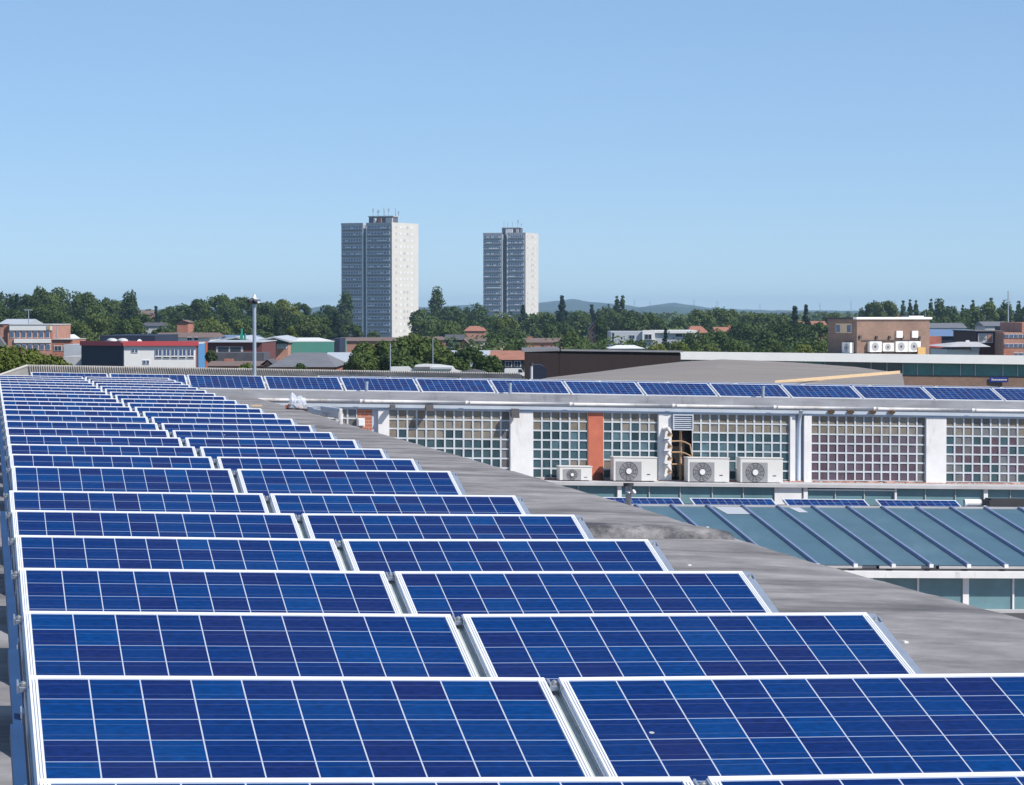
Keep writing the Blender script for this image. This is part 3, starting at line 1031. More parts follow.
for px, y0, y1, lab in ((366.5, 381.5, 393.5, 'leftmost grey vent stub in front of the workshop solar row'), (510, 383, 395.5, 'middle grey vent stub in front of the workshop solar row'), (763, 386, 398, 'rightmost grey vent stub in front of the workshop solar row')):
    a0_, z1 = on_w(px, y0, BW + .3)
    z0 = h_k0 - .04
    q = MB()
    q.tube([(a0_, BW + .3, z0), (a0_, BW + .3, z1)], .036, 12, TW).tube([(a0_, BW + .3, z1 - .05), (a0_, BW + .3, z1)], .042, 12, TW)
    tag(q.build('vent_stub', M['steel_post'], org=TW((a0_, BW + .3, z0)), smooth=False), lab, 'vent pipe', 'vent stubs on the workshop roof')

# camera pole behind the solar rows
cp_ = at(254.5, 378, 69.5)
pole = thing('camera_pole', (cp_.x, cp_.y, cp_.z - .5), 'tall grey steel pole with security cameras on top, behind the solar rows', 'camera pole')
topz = at(254.5, 303, 69.5).z
q = MB()
q.tube([(cp_.x, cp_.y, cp_.z - .5), (cp_.x, cp_.y, topz)], .042, 14)
q.box(cp_.x - .14, cp_.x + .14, cp_.y - .14, cp_.y + .14, cp_.z - .52, cp_.z - .49)
q.build('pole', M['steel_post'], pole, smooth=False)
q = MB()
q.box(cp_.x - .07, cp_.x + .07, cp_.y - .05, cp_.y + .05, topz - .02, topz + .04).tube([(cp_.x, cp_.y, topz), (cp_.x, cp_.y, topz + .16)], .02, 8)
q.build('bracket', M['dark'], pole)
for s_, m_ in ((-1, 'dark'), (1, 'plastic')):
    q = MB()
    q.tube([(cp_.x + s_ * .03, cp_.y - .03, topz + .08), (cp_.x + s_ * .12, cp_.y - .12, topz + .04)], .045, 10)
    q.build('camera_head', M[m_], pole, smooth=True)
q = MB()
q.tube([(cp_.x, cp_.y, topz + .1), (cp_.x, cp_.y, topz + .18), (cp_.x, cp_.y, topz + .22)], .05, 12, r2=.01)
q.build('dome_cap', M['white_clean'], pole, smooth=True)

# corrugated roof behind
cr = thing('corrugated_roof', ab(0, 64, 0), 'old grey corrugated sheet roof rising behind the solar rows', 'corrugated roof')
BC = 64.0
ca0, ct = on_w(28, 366.0, BC)
ca1 = on_w(520, 372, BC)[0]
q = MB()
nc = 220
pts0, pts1 = [], []
for i in range(nc * 2 + 1):
    a = ca0 + (ca1 - ca0) * i / (nc * 2)
    dz = .05 * (i % 2) + .006 * noise.noise(Vector((i * .37, 0, 0)))
    t_ = (a - ca0) / (ca1 - ca0)
    tt = ct + .015 * t_
    pts0.append(TW((a, BC - 2.2, tt - .62 + dz)))
    pts1.append(TW((a, BC, tt - .02 + dz)))
for i in range(nc * 2):
    q.face([pts0[i], pts0[i + 1], pts1[i + 1], pts1[i]])
q.build('roof_sheet', M['corr'], cr)
MB().box(ca0 - .05, ca1, BC - .02, BC + .2, ct - .035, ct + .03, TW).build('ridge', M['corr_pale'], cr)
q = MB()
e0 = on_w(-8, 377.5, BC)
q.face([TW((ca0, BC - 2.2, ct - .62)), TW((ca0, BC, ct - .02)), TW((e0[0], BC - .2, e0[1] - .02)), TW((e0[0], BC - 2.2, e0[1] - .2))])
q.build('hip_sheet', M['corr'], cr)
q = MB()
q.tube([(ca0 - .02, BC - .02, ct + .01), (e0[0], BC - .2, e0[1])], .035, 6, TW)
q.build('verge', M['corr_pale'], cr)
MB().hexa([ab(e0[0] - 1, BC - 2.1, 0), ab(ca1, BC - 2.1, 0), ab(ca1, BC + 6, 0), ab(e0[0] - 1, BC + 6, 0)],
          [TW((e0[0] - 1, BC - 2.1, ct - .75)), TW((ca1, BC - 2.1, ct - .75)), TW((ca1, BC + 6, ct - .75)), TW((e0[0] - 1, BC + 6, ct - .75))]).build('wall', M['brick_brown'], cr)

# ------------------------------------------------------------------ courtyard skylight
sk = thing('glazed_skylight', ab(17, 43, 0), 'long blue green glazed roof light sloping down behind the felt roof edge', 'roof light')
BT, BB = 45.3, 40.6
hT = on_w(800, 507.3, BT)[1]
hB = on_w(900, 565.3, BB)[1]
s0 = on_w(600, 505, BT)[0]
s1 = 26.0
sa = on_w(742.9, 508, BT)[0]
pitch = .692
k0 = int((s0 - sa) / pitch) - 2
k1 = int((s1 - sa) / pitch) + 1
q = MB()
for k in range(k0, k1):
    a = sa + k * pitch
    q.face([TW((a + .036, BB, hB)), TW((a + pitch - .036, BB, hB)), TW((a + pitch - .036, BT, hT)), TW((a + .036, BT, hT))], (k * 7 + k // 3) % 3)
    q.face([TW((a + .05, BT, hT - .01)), TW((a + pitch - .05, BT, hT - .01)), TW((a + pitch - .05, BB, hB - .01)), TW((a + .05, BB, hB - .01))])
q.build('glazing', [M['roof_glass'], M['roof_glass_b'], M['roof_glass_c']], sk)
for k in range(k0, k1 + 1):
    a = sa + k * pitch
    b_ = MB()
    b_.hexa([TW((a - .038, BB - .06, hB - .03)), TW((a + .038, BB - .06, hB - .03)), TW((a + .038, BT + .02, hT - .03)), TW((a - .038, BT + .02, hT - .03))],
            [TW((a - .022, BB - .06, hB + .045)), TW((a + .022, BB - .06, hB + .045)), TW((a + .022, BT + .02, hT + .045)), TW((a - .022, BT + .02, hT + .045))])
    bo = b_.build('glazing_bar', M['bar'], sk)
    c_ = MB()
    c_.box(a - .035, a + .035, BB - .10, BB - .062, hB - .03, hB + .03, TW)
    c_.build('bar_end', M['white'], bo)
aA, aZ = sa + k0 * pitch, sa + k1 * pitch
MB().box(aA, aZ, BT + .03, BT + .10, hT - .5, hT + .03, TW).build('ridge_flashing', M['concrete'], sk)
MB().box(aA, aZ, BB - .02, BB + .1, hB - .14, hB - .065, TW).build('gutter', M['dark'], sk)
hw0 = on_w(950, 570.8, BB)[1]
hw1 = on_w(950, 577.0, BB)[1]
hw2 = on_w(950, 609.0, BB)[1]
MB().box(aA, aZ, BB - .24, BB + .2, hw1, hw0, TW).build('head_beam', M['white'], sk)
a_c = on_w(966, 590, BB - .03)[0]
k = int((aA - a_c) / .88)
while a_c + (k + 1) * .88 < aZ:
    a_0 = a_c + k * .88
    wd = .055 if k % 2 == 0 else .016
    wn = .055 if (k + 1) % 2 == 0 else .016
    MB().box(a_0 - wd, a_0 + wd, BB - .03, BB + .04, hw2, hw1 - .003, TW).build('mullion', M['white'], sk)
    MB().box(a_0 + wd + .002, a_0 + .88 - wn - .002, BB + .0, BB + .03, hw2, hw1 - .003, TW).build('side_pane', M['strip_glass'], sk)
    k += 1
MB().box(aA, aZ, BB - .2, BB + .3, hw2 - .05, hw2 - .002, TW).build('sill', M['concrete'], sk)
MB().box(aA, aZ, BB + .05, BT + .02, hw2 - .6, hw2 - .06, TW).build('kerb', M['concrete'], sk)
MB().box(aA, aZ, BB + .06, BT + .01, hw2 - .05, hw2, TW).build('inner_floor', M['black'], sk)
for px, wpx, y in ((652 + 20, 0, 0),):
    pass
pt = MB()
for px0, px1, fy in ((714, 742, .14), (788, 800, .10)):
    a0_, a1_ = on_w(px0, 508, BT)[0], on_w(px1, 508, BT)[0]
    f0 = lambda f, dz=0: (BT - f * (BT - BB), hT - f * (hT - hB) + .006 + dz)
    pt.face([TW((a0_ + .08, *f0(fy))), TW((a1_ + .02, *f0(fy))), TW((a1_ - .02, *f0(.01))), TW((a0_ + .0, *f0(.01)))])
pt.build('repair_patch', M['metal_roof'], sk)
low = thing('courtyard_roof', ab(16, 47, 0), 'low concrete deck between the felt roof and the glass block wall', 'deck')
MB().box(6.3, 34, 20, BW - .64, H - 5.75, H - 5.45, TW).build('deck', M['felt2'], low)
MB().box(6.4, 34, 20.1, BW - .7, -0.3, H - 5.76, TW).build('wall', M['brick_brown'], low)
# solar row lying on the skylight ridge
R_SKY = rotm(PSI, -math.atan(SH), BETA)
bS = BT + 1.25
h_S = on_w(783, 498.8, bS)[1] - PH * math.sin(BETA)
for i, px in enumerate((596.0, 689.5, 782.5, 875.0)):
    a0_, z0 = on_w(px, 498.8, bS)
    tl = Vector(TW((a0_, bS, on_w(783, 498.8, bS)[1])))
    place_panel(tl, R_SKY, ['leftmost, half hidden', 'second from the left', 'third from the left', 'rightmost'][i] + ' solar panel of the short row above the glazed roof light', 'solar panels above the roof light')
q = MB()
for px in (640, 700, 760, 820, 880, 940):
    a0_ = on_w(px, 506, BT + .2)[0]
    q.box(a0_ - .03, a0_ + .03, BT + .32, BT + 1.2, h_S - 1.5, h_S - .05, TW)
q.box(on_w(595, 506, BT + .2)[0], on_w(967, 506, BT + .2)[0], BT + .28, BT + .31, h_S - .08, h_S - .045, TW)
q.build('panel_stand', M['galv'], sk)
# barrel lying beside the row and vent pipe at the roof edge
q = MB()
a0_, z0 = on_w(973, 503, BT + .5)
for j in range(1):
    q.tube([(a0_ - .18, BT + .5, z0), (a0_ - .12, BT + .5, z0), (a0_ + .12, BT + .5, z0), (a0_ + .16, BT + .5, z0)], .075, 12, TW)
tag(q.build('roll', M['white_clean'], org=TW((a0_, BT + .5, z0)), smooth=True), 'white roll of sheeting at the right end of the short solar row', 'roll')
q = MB()
a0_, z0 = on_w(978, 506, BT + .55)
a1_, z1 = on_w(1030, 500.5, BT + .55)
q.box(a0_ + .2, a1_ + 1, BT + .45, BT + .9, z0, z1, TW).box(a0_ + .25, a1_ + .95, BT + .5, BT + .85, z1 + .001, z1 + .03, TW)
tag(q.build('roof_duct', M['dark'], org=TW((a0_, BT + .5, z0))), 'low dark duct on the deck behind the glazed roof light', 'duct')
vp = thing('vent_pipe', ab(12, 39, 0), 'grey vent pipe with dark cap standing behind the felt roof edge', 'vent pipe')
bv = 38.0
a0_, z1 = on_w(628.5, 483, bv)
q = MB()
q.tube([(a0_, bv, H - 5.45), (a0_, bv, z1 - .05)], .048, 14, TW)
q.tube([(a0_, bv, z1 - .16), (a0_ + .01, bv, z1 - .12)], .058, 14, TW)
q.build('pipe', M['galv'], vp, smooth=True)
q = MB()
q.tube([(a0_, bv, z1 - .05), (a0_, bv, z1 + .0)], .085, 14, TW)
q.build('cap', M['dark'], vp, smooth=False)
q = MB()
q.tube([(a0_ + .05, bv - .05, z1 - .16), (a0_ + .08, bv - .08, z1 - .13)], .04, 10, TW)
q.build('collar', M['white_pvc'], vp)

# ------------------------------------------------------------------ clutter at the far end of the felt roof
def roof_at(px, py):
    d = ray(px, py)
    t = 40.0
    for _ in range(60):
        p = Vector((0, 0, H)) + d * t
        a = (p.x - PX) * CA + (p.y - PY) * SA
        b = -(p.x - PX) * SA + (p.y - PY) * CA
        t += (p.z - roofz(a, b)) / -d.z
    return a, b
ba, bb_ = roof_at(296, 409.5)
bag = thing('plastic_sack', RT((ba, bb_, 0)), 'crumpled clear plastic sack on rubble at the far felt roof edge', 'plastic sack')
def blob(c, rad, seed, amp=.35, sub=3):
    bm = bmesh.new()
    bmesh.ops.create_icosphere(bm, subdivisions=sub, radius=1)
    q = MB()
    for v in bm.verts:
        n_ = noise.noise(v.co * 1.6 + Vector((seed, 0, 0))) + .7 * noise.noise(v.co * 4.2 + Vector((0, seed, 0)))
        s_ = 1 + amp * n_
        q.v.append(tuple(Vector(c) + Vector((v.co.x * rad[0], v.co.y * rad[1], v.co.z * rad[2])) * s_))
    for f in bm.faces:
        q.f.append(tuple(v.index for v in f.verts))
        q.mi.append(0)
    bm.free()
    return q
def addmb(a, b):
    k = len(a.v)
    a.v += b.v
    a.f += [tuple(i + k for i in f) for f in b.f]
    a.mi += b.mi
    return a
mpp = 45.0 / F
def RTp(dx, dz, db=0):
    return RT((ba + dx * mpp, bb_ + db, dz * mpp))
q = blob(RTp(-4, 11), (5 * mpp, .1, 9 * mpp), 1.3, .2)
addmb(q, blob(RTp(5, 9), (7 * mpp, .12, 7 * mpp), 4.1, .2))
addmb(q, blob(RTp(0, 4), (9 * mpp, .14, 4.5 * mpp), 7.7, .25))
q.build('sack', M['film'], bag)
q = MB()
rr = random.Random(3)
for i in range(40):
    x, zc = rr.uniform(-12, 10), rr.uniform(0, 4)
    c = RTp(x, zc + 1, rr.uniform(-.1, .12))
    s_ = rr.uniform(.012, .045)
    q.box(c.x - s_, c.x + s_, c.y - s_, c.y + s_, c.z - s_ * .8, c.z + s_ * .8, mi=rr.choice((0, 0, 1, 2)))
q.build('rubble', [M['concrete'], M['terracotta'], M['slate']], bag)
fa, fb = roof_at(325, 417)
fr = thing('gutter_offcut', RT((fa, fb, 0)), 'stack of white gutter offcuts lying on the felt roof edge', 'gutter offcut')
for i, (x0, y0, x1, y1) in enumerate(((309, 410.5, 338, 414.5), (314, 412.5, 342, 417.5), (322, 410, 341, 412.5))):
    p0 = at(x0, y0, 46 - i * .6)
    p1 = at(x1, y1, 45.2 - i * .6)
    q = MB()
    for dz in (0, .04):
        q.tube([(p0.x, p0.y, p0.z + dz), (p1.x, p1.y, p1.z + dz)], .026, 8)
    q.tube([(p1.x - .02, p1.y, p1.z - .10), (p1.x - .02, p1.y, p1.z)], .03, 6)
    q.build('length', M['white_pvc'], fr)
pa, pb = roof_at(255, 406.5)
q = MB()
for i in range(2):
    q.box(pa - .12 - .03 * i, pa + .12, pb - .1 + .08 * i, pb - .03 + .08 * i, .003 + .001 * i, .03, RT)
tag(q.build('plank', M['timber'], org=RT((pa, pb, 0))), 'short tan timber plank lying flat on the far felt roof', 'plank')
q = MB()
pa, pb = roof_at(226, 391.5)  # dark slab stands in for the shadow at the roof step
q.box(pa - .28, pa + .22, pb - .05, pb + .3, .002, .05, RT).box(pa + .0, pa + .22, pb - .04, pb + .2, .051, .085, RT)
tag(q.build('roof_sheet', M['dark'], org=RT((pa, pb, 0))), 'dark shadow patch beside the farthest solar rows', 'shadow patch')
pa, pb = roof_at(245, 394)
q = MB()
q.box(pa - .1, pa + .14, pb - .2, pb + .2, .002, .10, RT).box(pa - .06, pa + .1, pb - .15, pb + .15, .101, .13, RT)
tag(q.build('concrete_block', M['concrete'], org=RT((pa, pb, 0))), 'grey concrete block on the far felt roof near the camera pole', 'block')
for i, (px, py) in enumerate(((689, 566), (905, 643), (707, 528))):
    pa, pb = roof_at(px, py)
    q = MB()
    q.box(pa - .012, pa + .01, pb - .03, pb + .02, .0, .005, RT).box(pa - .004, pa + .014, pb - .01, pb + .03, .0055, .009, RT)
    tag(q.build('litter', M['white_clean'], org=RT((pa, pb, 0))), ['white scrap of litter on the felt beside the fourth solar row', 'white scrap of litter on the felt nearest the camera', 'white scrap of litter by the felt upstand'][i], 'litter')

#@@PART2
# ------------------------------------------------------------------ helpers for the town
def pb(q, px0, px1, py0, py1, Y, dep, mi=0, zb=None):
    """box whose front face fills a photo rectangle at depth Y"""
    p, r_ = at(px0, py1, Y), at(px1, py0, Y)
    q.box(p.x, r_.x, Y, Y + dep, p.z if zb is None else zb, r_.z, mi=mi)
    return q
def corner(pxl, pxc, pxr, Y, a):
    """plan corner, left end, right end of a box seen at its corner; a: turn of the left face to the left"""
    c = at(pxc, 314, Y)
    kl, kr = (pxl - 512) / F, (pxr - 512) / F
    L1 = (c.x - kl * c.y) / (math.cos(a) + kl * math.sin(a))
    L2 = (kr * c.y - c.x) / (math.sin(a) - kr * math.cos(a))
    dl, dr = Vector((-math.cos(a), math.sin(a), 0)), Vector((math.sin(a), math.cos(a), 0))
    c0 = Vector((c.x, c.y, 0))
    return c0, dl, dr, L1, L2
def oriented(q, c, du, dn, u0, u1, n0, n1, z0, z1, mi=0):
    """box along du (from corner c), pushed out along dn"""
    P = lambda u, n, z: (c.x + du.x * u + dn.x * n, c.y + du.y * u + dn.y * n, z)
    b = [P(u0, n0, z0), P(u1, n0, z0), P(u1, n1, z0), P(u0, n1, z0)]
    t = [P(u0, n0, z1), P(u1, n0, z1), P(u1, n1, z1), P(u0, n1, z1)]
    if (du.x * dn.y - du.y * dn.x) * (u1 - u0) * (n1 - n0) < 0:
        b.reverse(); t.reverse()
    return q.hexa(b, t, mi)
def zpx(py, Y):
    return at(512, py, Y).z

# ------------------------------------------------------------------ tower blocks
def tower(name, label, pxl, pxc, pxr, ytop, ybase_y, a_deg, nfl, Y, bays, ant, seed):
    a = R(a_deg)
    c, dl, dr, L1, L2 = corner(pxl, pxc, pxr, Y, a)
    nl, nr = Vector((-math.sin(a), -math.cos(a), 0)), Vector((math.cos(a), -math.sin(a), 0))
    ztop = zpx(ytop, Y)
    fh = ztop / (nfl + .55)
    t = thing(name, c, label, 'tower block', 'concrete tower blocks')
    rr = random.Random(seed)
    b0, b1, b2, b3 = [x * L1 for x in bays]           # recess limits from the corner
    # body: right block, recess, left block
    q = MB()
    oriented(q, c, dl, -nl, 0, b1, 0, L2, 0, ztop)
    oriented(q, c, dl, -nl, b2, L1, 0, L2, 0, ztop)
    q.build('wall', M['tower_grey'], t)
    q = MB()
    oriented(q, c, dl, -nl, b1 + .01, b2 - .01, 4.2, L2 - .05, 0, ztop - .8)
    q.build('recess', M['tower_dark'], t)
    q = MB()
    oriented(q, c, dr, nr, 0.0, L2, 0.004, .25, 0, ztop + .9)
    q.build('side_wall', M['tower_white'], t)
    q = MB()
    for u0, u1 in ((-.12, b1), (b2, L1 + .1)):
        oriented(q, c, dl, nl, u0, u1, -.3, .14, ztop + .002, ztop + .9)
    oriented(q, c, dl, nl, L1 - .2, L1 + .1, -L2, -.31, ztop + .002, ztop + .9)
    q.build('parapet', M['tower_grey'], t)
    q = MB()
    oriented(q, c, dl, nl, b1 - .35, b1 + .15, .004, .12, 0, ztop)
    oriented(q, c, dl, nl, b2 - .2, b2 + .35, .004, .12, 0, ztop)
    q.build('lit_recess_edge', M['frame_white'], t)  # white strips paint the sunlit edge of the recess
    for k in range(nfl):
        z = (k + .75) * fh
        for u0, u1 in ((.9, b1 - .8), (b2 + .9, L1 - .7)):
            q = MB()
            oriented(q, c, dl, nl, u0, u1, .004, .10, z + .25 * fh, z + .70 * fh)
            f = q.build('window_band', M['frame_white'], t)
            g = MB()
            n = 7
            wd = (u1 - u0) / n
            for i in range(n):
                oriented(g, c, dl, nl, u0 + i * wd + .12, u0 + (i + 1) * wd - .12, .101, .12, z + (.30 if rr.random() < .7 else .44) * fh, z + .65 * fh)
            g.build('pane', M['blue_glass'], f)
            q = MB()
            oriented(q, c, dl, nl, u0 - .3, u1 + .3, .004, .55, z + .02 * fh, z + .07 * fh)
            q.build('sill', M['tower_dark'], t)  # dark ledge paints the shadow line under the window band
        for i, (s0, s1) in enumerate(((.14, .18), (.28, .36), (.44, .49), (.56, .61), (.70, .78))):
            q = MB()
            oriented(q, c, dr, nr, L2 * s0, L2 * s1, .26, .32, z + .24 * fh, z + .62 * fh)
            q.build('side_window', M['tower_pale'] if i in (1, 4) or rr.random() < .3 else M['tower_pane'], t)
    # plant room and aerials
    m0, m1 = ant['u']
    zr = zpx(ant['y'], Y)
    q = MB()
    oriented(q, c, dl, -nl, m0 * L1, m1 * L1, 2.2, 6.5, ztop + .002, zr - .4)
    pl = q.build('plant_room', M['tower_dark'], t)
    q = MB()
    oriented(q, c, dl, -nl, m0 * L1 - .3, m1 * L1 + .3, 1.9, 6.8, zr - .399, zr)
    q.build('slab', M['concrete'], pl)
    for f0, f1, mm in ant['boxes']:
        q = MB()
        oriented(q, c, dl, -nl, (m0 + (m1 - m0) * f0) * L1, (m0 + (m1 - m0) * f1) * L1, 1.4, 2.4, ztop + .002, zr - .9)
        q.build('cabinet', M[mm], t)
    for i in range(ant['n']):
        u = L1 * (m0 + (m1 - m0) * (i + .3 * rr.random()) / (ant['n'] - 1))
        p = c + dl * u - nl * (4 + rr.random() * 4)
        hh = rr.uniform(1.8, 4.8)
        q = MB()
        q.tube([(p.x, p.y, zr), (p.x, p.y, zr + hh)], .14, 5)
        if rr.random() < .5:
            q.box(p.x - .3, p.x + .3, p.y - .1, p.y + .1, zr + hh * .55, zr + hh * .9)
        q.build('aerial', M['steel_post'], t)
    return t
tower('tower_block', 'taller left tower block with dark ribbed front and bright white side', 341.5, 391.5, 418, 224.5, 0, 27.5, 17, 1275,
      (0, .50, .565, 1), {'u': (0.02, .50), 'y': 215.5, 'n': 8, 'boxes': ((.0, .26, 'concrete'), (.45, .58, 'tile_red'), (.68, .76, 'frame_white'))}, 1)
tower('tower_block', 'smaller right tower block with pale grey front and dark central slot', 483.3, 525.2, 538, 234.2, 0, 16.5, 17, 1636,
      (0, .43, .545, 1), {'u': (.14, .58), 'y': 227.2, 'n': 5, 'boxes': ((.1, .22, 'concrete'), (.42, .78, 'frame_white'))}, 2)

# ------------------------------------------------------------------ low roof, brown wall and white fascia block behind the workshop
gr = thing('grey_roof_building', at(720, 372, 95).xy.to_3d(), 'low building with broad pale grey felt roof and timber fascia end', 'building')
q = MB()
ring = [at(520, 384, 78), at(700, 385.5, 78), at(905, 387, 78), at(902, 373.2, 101), at(855, 366.8, 106), at(800, 362.8, 109), at(760, 360.6, 110), at(722, 359.3, 111), at(682, 361.6, 111), at(640, 366.3, 108), at(600, 371.5, 103), at(548, 377.6, 97)]
ctr = at(715, 368.5, 97)
for i in range(len(ring)):
    q.face([ring[i], ring[(i + 1) % len(ring)], ctr])
q.build('roof', M['felt2'], gr)
q = MB()
for i in range(len(ring)):
    p, r_ = ring[i], ring[(i + 1) % len(ring)]
    q.face([(p.x, p.y, 0), (r_.x, r_.y, 0), (r_.x, r_.y, r_.z - .04), (p.x, p.y, p.z - .04)])
q.build('wall', M['brick_brown'], gr)
q = MB()
p0, p1 = at(775, 380.5, 76.5), at(899, 370.6, 100.2)
p0b, p1b = at(775, 382.8, 76.5), at(899.5, 376.3, 100.2)
q.hexa([p0b, p1b, p1b + Vector((.05, .12, 0)), p0b + Vector((.05, .12, 0))], [p0, p1, p1 + Vector((.05, .12, 0)), p0 + Vector((.05, .12, 0))])
q.build('fascia', M['timber'], gr)
for i in range(13):
    t_ = .30 + .68 * i / 12
    p = p0b.lerp(p1b, t_)
    q = MB()
    q.box(p.x - .035, p.x + .035, p.y - .25, p.y + .02, p.z - .20, p.z - .002)
    q.build('bracket', M['timber'], gr)
q = MB()
q.box(p0.x + 2.2, p1.x, 76.8, 77.0, 4, H - 2.3)
bc = thing('brown_shed', at(600, 360, 115).xy.to_3d(), 'long dark brown clad shed wall behind the pale felt roof', 'shed')
pL, pM, pR = at(524.5, 352, 112), at(559.5, 351, 113), at(680, 352.3, 119)
q = MB()
q.hexa([(pM.x, pM.y, 0), (pR.x, pR.y, 0), (pR.x + .2, pR.y + 3, 0), (pM.x, pM.y + 3, 0)], [pM, pR, pR + Vector((.2, 3, -.1)), pM + Vector((0, 3, -.1))])
q.hexa([(pL.x, pL.y, 0), (pM.x - .01, pM.y, 0), (pM.x, pM.y + 6, 0), (pL.x + .03, pL.y + 6, 0)], [pL, pM - Vector((.01, 0, .02)), pM + Vector((0, 6, -.02)), pL + Vector((.03, 6, 0))])
q.build('wall', M['clad_brown'], bc)
q = MB()
q.hexa([pL + Vector((-.1, -.1, .002)), pM + Vector((0, -.1, .002)), pM + Vector((0, 6, .002)), pL + Vector((-.1, 6, .002))],
       [pL + Vector((-.1, -.1, .10)), pM + Vector((0, -.1, .10)), pM + Vector((0, 6, .10)), pL + Vector((-.1, 6, .10))])
q.hexa([pM + Vector((.05, -.1, .002)), pR + Vector((.1, -.1, .002)), pR + Vector((.1, .2, .002)), pM + Vector((0, .2, .002))],
       [pM + Vector((.05, -.1, .07)), pR + Vector((.1, -.1, .07)), pR + Vector((.1, .2, .05)), pM + Vector((0, .2, .05))])
q.build('coping', M['slate'], bc)
q = MB()
p = at(538, 372, 104)
for i in range(10):
    pass
tk = MB()
n = 10
arc = [(math.cos(math.pi * i / n) * .30, math.sin(math.pi * i / n) * .26) for i in range(n + 1)]
for (x0, z0), (x1, z1) in zip(arc, arc[1:]):
    tk.face([(p.x + x0, p.y, p.z + z0), (p.x + x0, p.y + 1.6, p.z + z0), (p.x + x1, p.y + 1.6, p.z + z1), (p.x + x1, p.y, p.z + z1)])
tk.face([(p.x + x, p.y, p.z + z) for x, z in arc])
tk.box(p.x - .30, p.x + .30, p.y, p.y + 1.6, p.z - .8, p.z - .001)
tag(tk.build('tank', M['navy'], org=p, smooth=False), 'navy round topped tank at the foot of the brown shed', 'tank')
q = thing('vent_pipe', at(531.5, 379, 80), 'short grey vent pipe with dark cap in front of the brown shed', 'vent pipe')
p = at(531.5, 363.5, 80)
MB().tube([(p.x, p.y, p.z - .9), (p.x, p.y, p.z - .06)], .035, 10).build('pipe', M['plastic'], q)
MB().tube([(p.x, p.y, p.z - .06), (p.x, p.y, p.z + .02)], .055, 10).build('cap', M['dark'], q)

wf = thing('office_block', at(850, 360, 190).xy.to_3d(), 'long flat roofed block with bright white fascia and teal window strip', 'office block')
def wpt(px, py):
    return at(px, py, 191 + (px - 680) * 3 / 344)
a_, b_ = wpt(640, 351.0), wpt(1120, 356.6)
c_, d_ = wpt(640, 358.9), wpt(1120, 365.8)
back = Vector((1, 22, -.28))
MB().hexa([c_, d_, d_ + back, c_ + back], [a_, b_, b_ + back, a_ + back]).build('fascia', M['white_clean'], wf)
ins = Vector((0.1, .7, 0))
e_, f_ = wpt(640, 379.0), wpt(1120, 379.6)
MB().hexa([Vector((e_.x, e_.y, 0)) + ins + Vector((0, .3, 0)), Vector((f_.x, f_.y, 0)) + ins + Vector((0, .3, 0)), Vector((f_.x, f_.y, 0)) + back, Vector((e_.x, e_.y, 0)) + back],
          [c_ + ins + Vector((0, .3, -.003)), d_ + ins + Vector((0, .3, -.003)), d_ + back - Vector((0, 0, .003)), c_ + back - Vector((0, 0, .003))]).build('core', M['navy'], wf)
mull = [640, 690, 740, 786, 803, 822, 868, 884, 900, 914.6, 930.6, 958, 973, 1001, 1016, 1032, 1048, 1064, 1080, 1100]
for x0, x1 in zip(mull, mull[1:]):
    t0, t1 = (x0 - 640) / 480, (x1 - 640) / 480
    q = MB()
    A, B = c_.lerp(d_, t0) + ins, c_.lerp(d_, t1) + ins
    hgt = .80
    q.hexa([A + Vector((.04, 0, -hgt)), B + Vector((-.04, 0, -hgt)), B + Vector((-.04, .05, -hgt)), A + Vector((.04, .05, -hgt))],
           [A + Vector((.04, 0, -.02)), B + Vector((-.04, 0, -.02)), B + Vector((-.04, .05, -.02)), A + Vector((.04, .05, -.02))])
    q.build('window', M['teal_glass'] if x0 >= 900 or x0 in (786, 803) else M['dk_glass'], wf)  # dark panes paint the shade under the eaves
    q = MB()
    q.box(B.x - .035, B.x + .035, B.y - .06, B.y + .06, B.z - hgt, B.z - .01)
    q.build('mullion', M['plastic'], wf)
A, B = c_ + ins - Vector((0, .1, .81)), d_ + ins - Vector((0, .1, .81))
MB().hexa([A - Vector((0, 0, 1.2)), B - Vector((0, 0, 1.2)), B + Vector((0, .5, -1.2)), A + Vector((0, .5, -1.2))], [A, B, B + Vector((0, .5, 0)), A + Vector((0, .5, 0))]).build('brick_band', M['brick_brown'], wf)
sgn = thing('wall_sign', wpt(1000, 380), 'small blue wall sign under the teal windows of the white fascia block', 'sign')
A, B = wpt(990.5, 382.5), wpt(1009, 377.2)
A = A + Vector((0, .45, 0)); 
MB().box(A.x, A.x + (B.x - A.x), A.y, A.y + .04, A.z, A.z + (B.z - A.z)).build('board', M['sign_blue'], sgn)
q = MB()
W_, H_ = B.x - A.x, B.z - A.z
rr = random.Random(9)
x = .12
while x < .9:
    w_ = rr.uniform(.03, .06)
    h0 = .35
    h1 = .62 if x > .14 else .75
    q.box(A.x + W_ * x, A.x + W_ * (x + w_), A.y - .01, A.y - .002, A.z + H_ * h0, A.z + H_ * h1)
    x += w_ + .02
q.build('lettering', M['white_clean'], sgn)

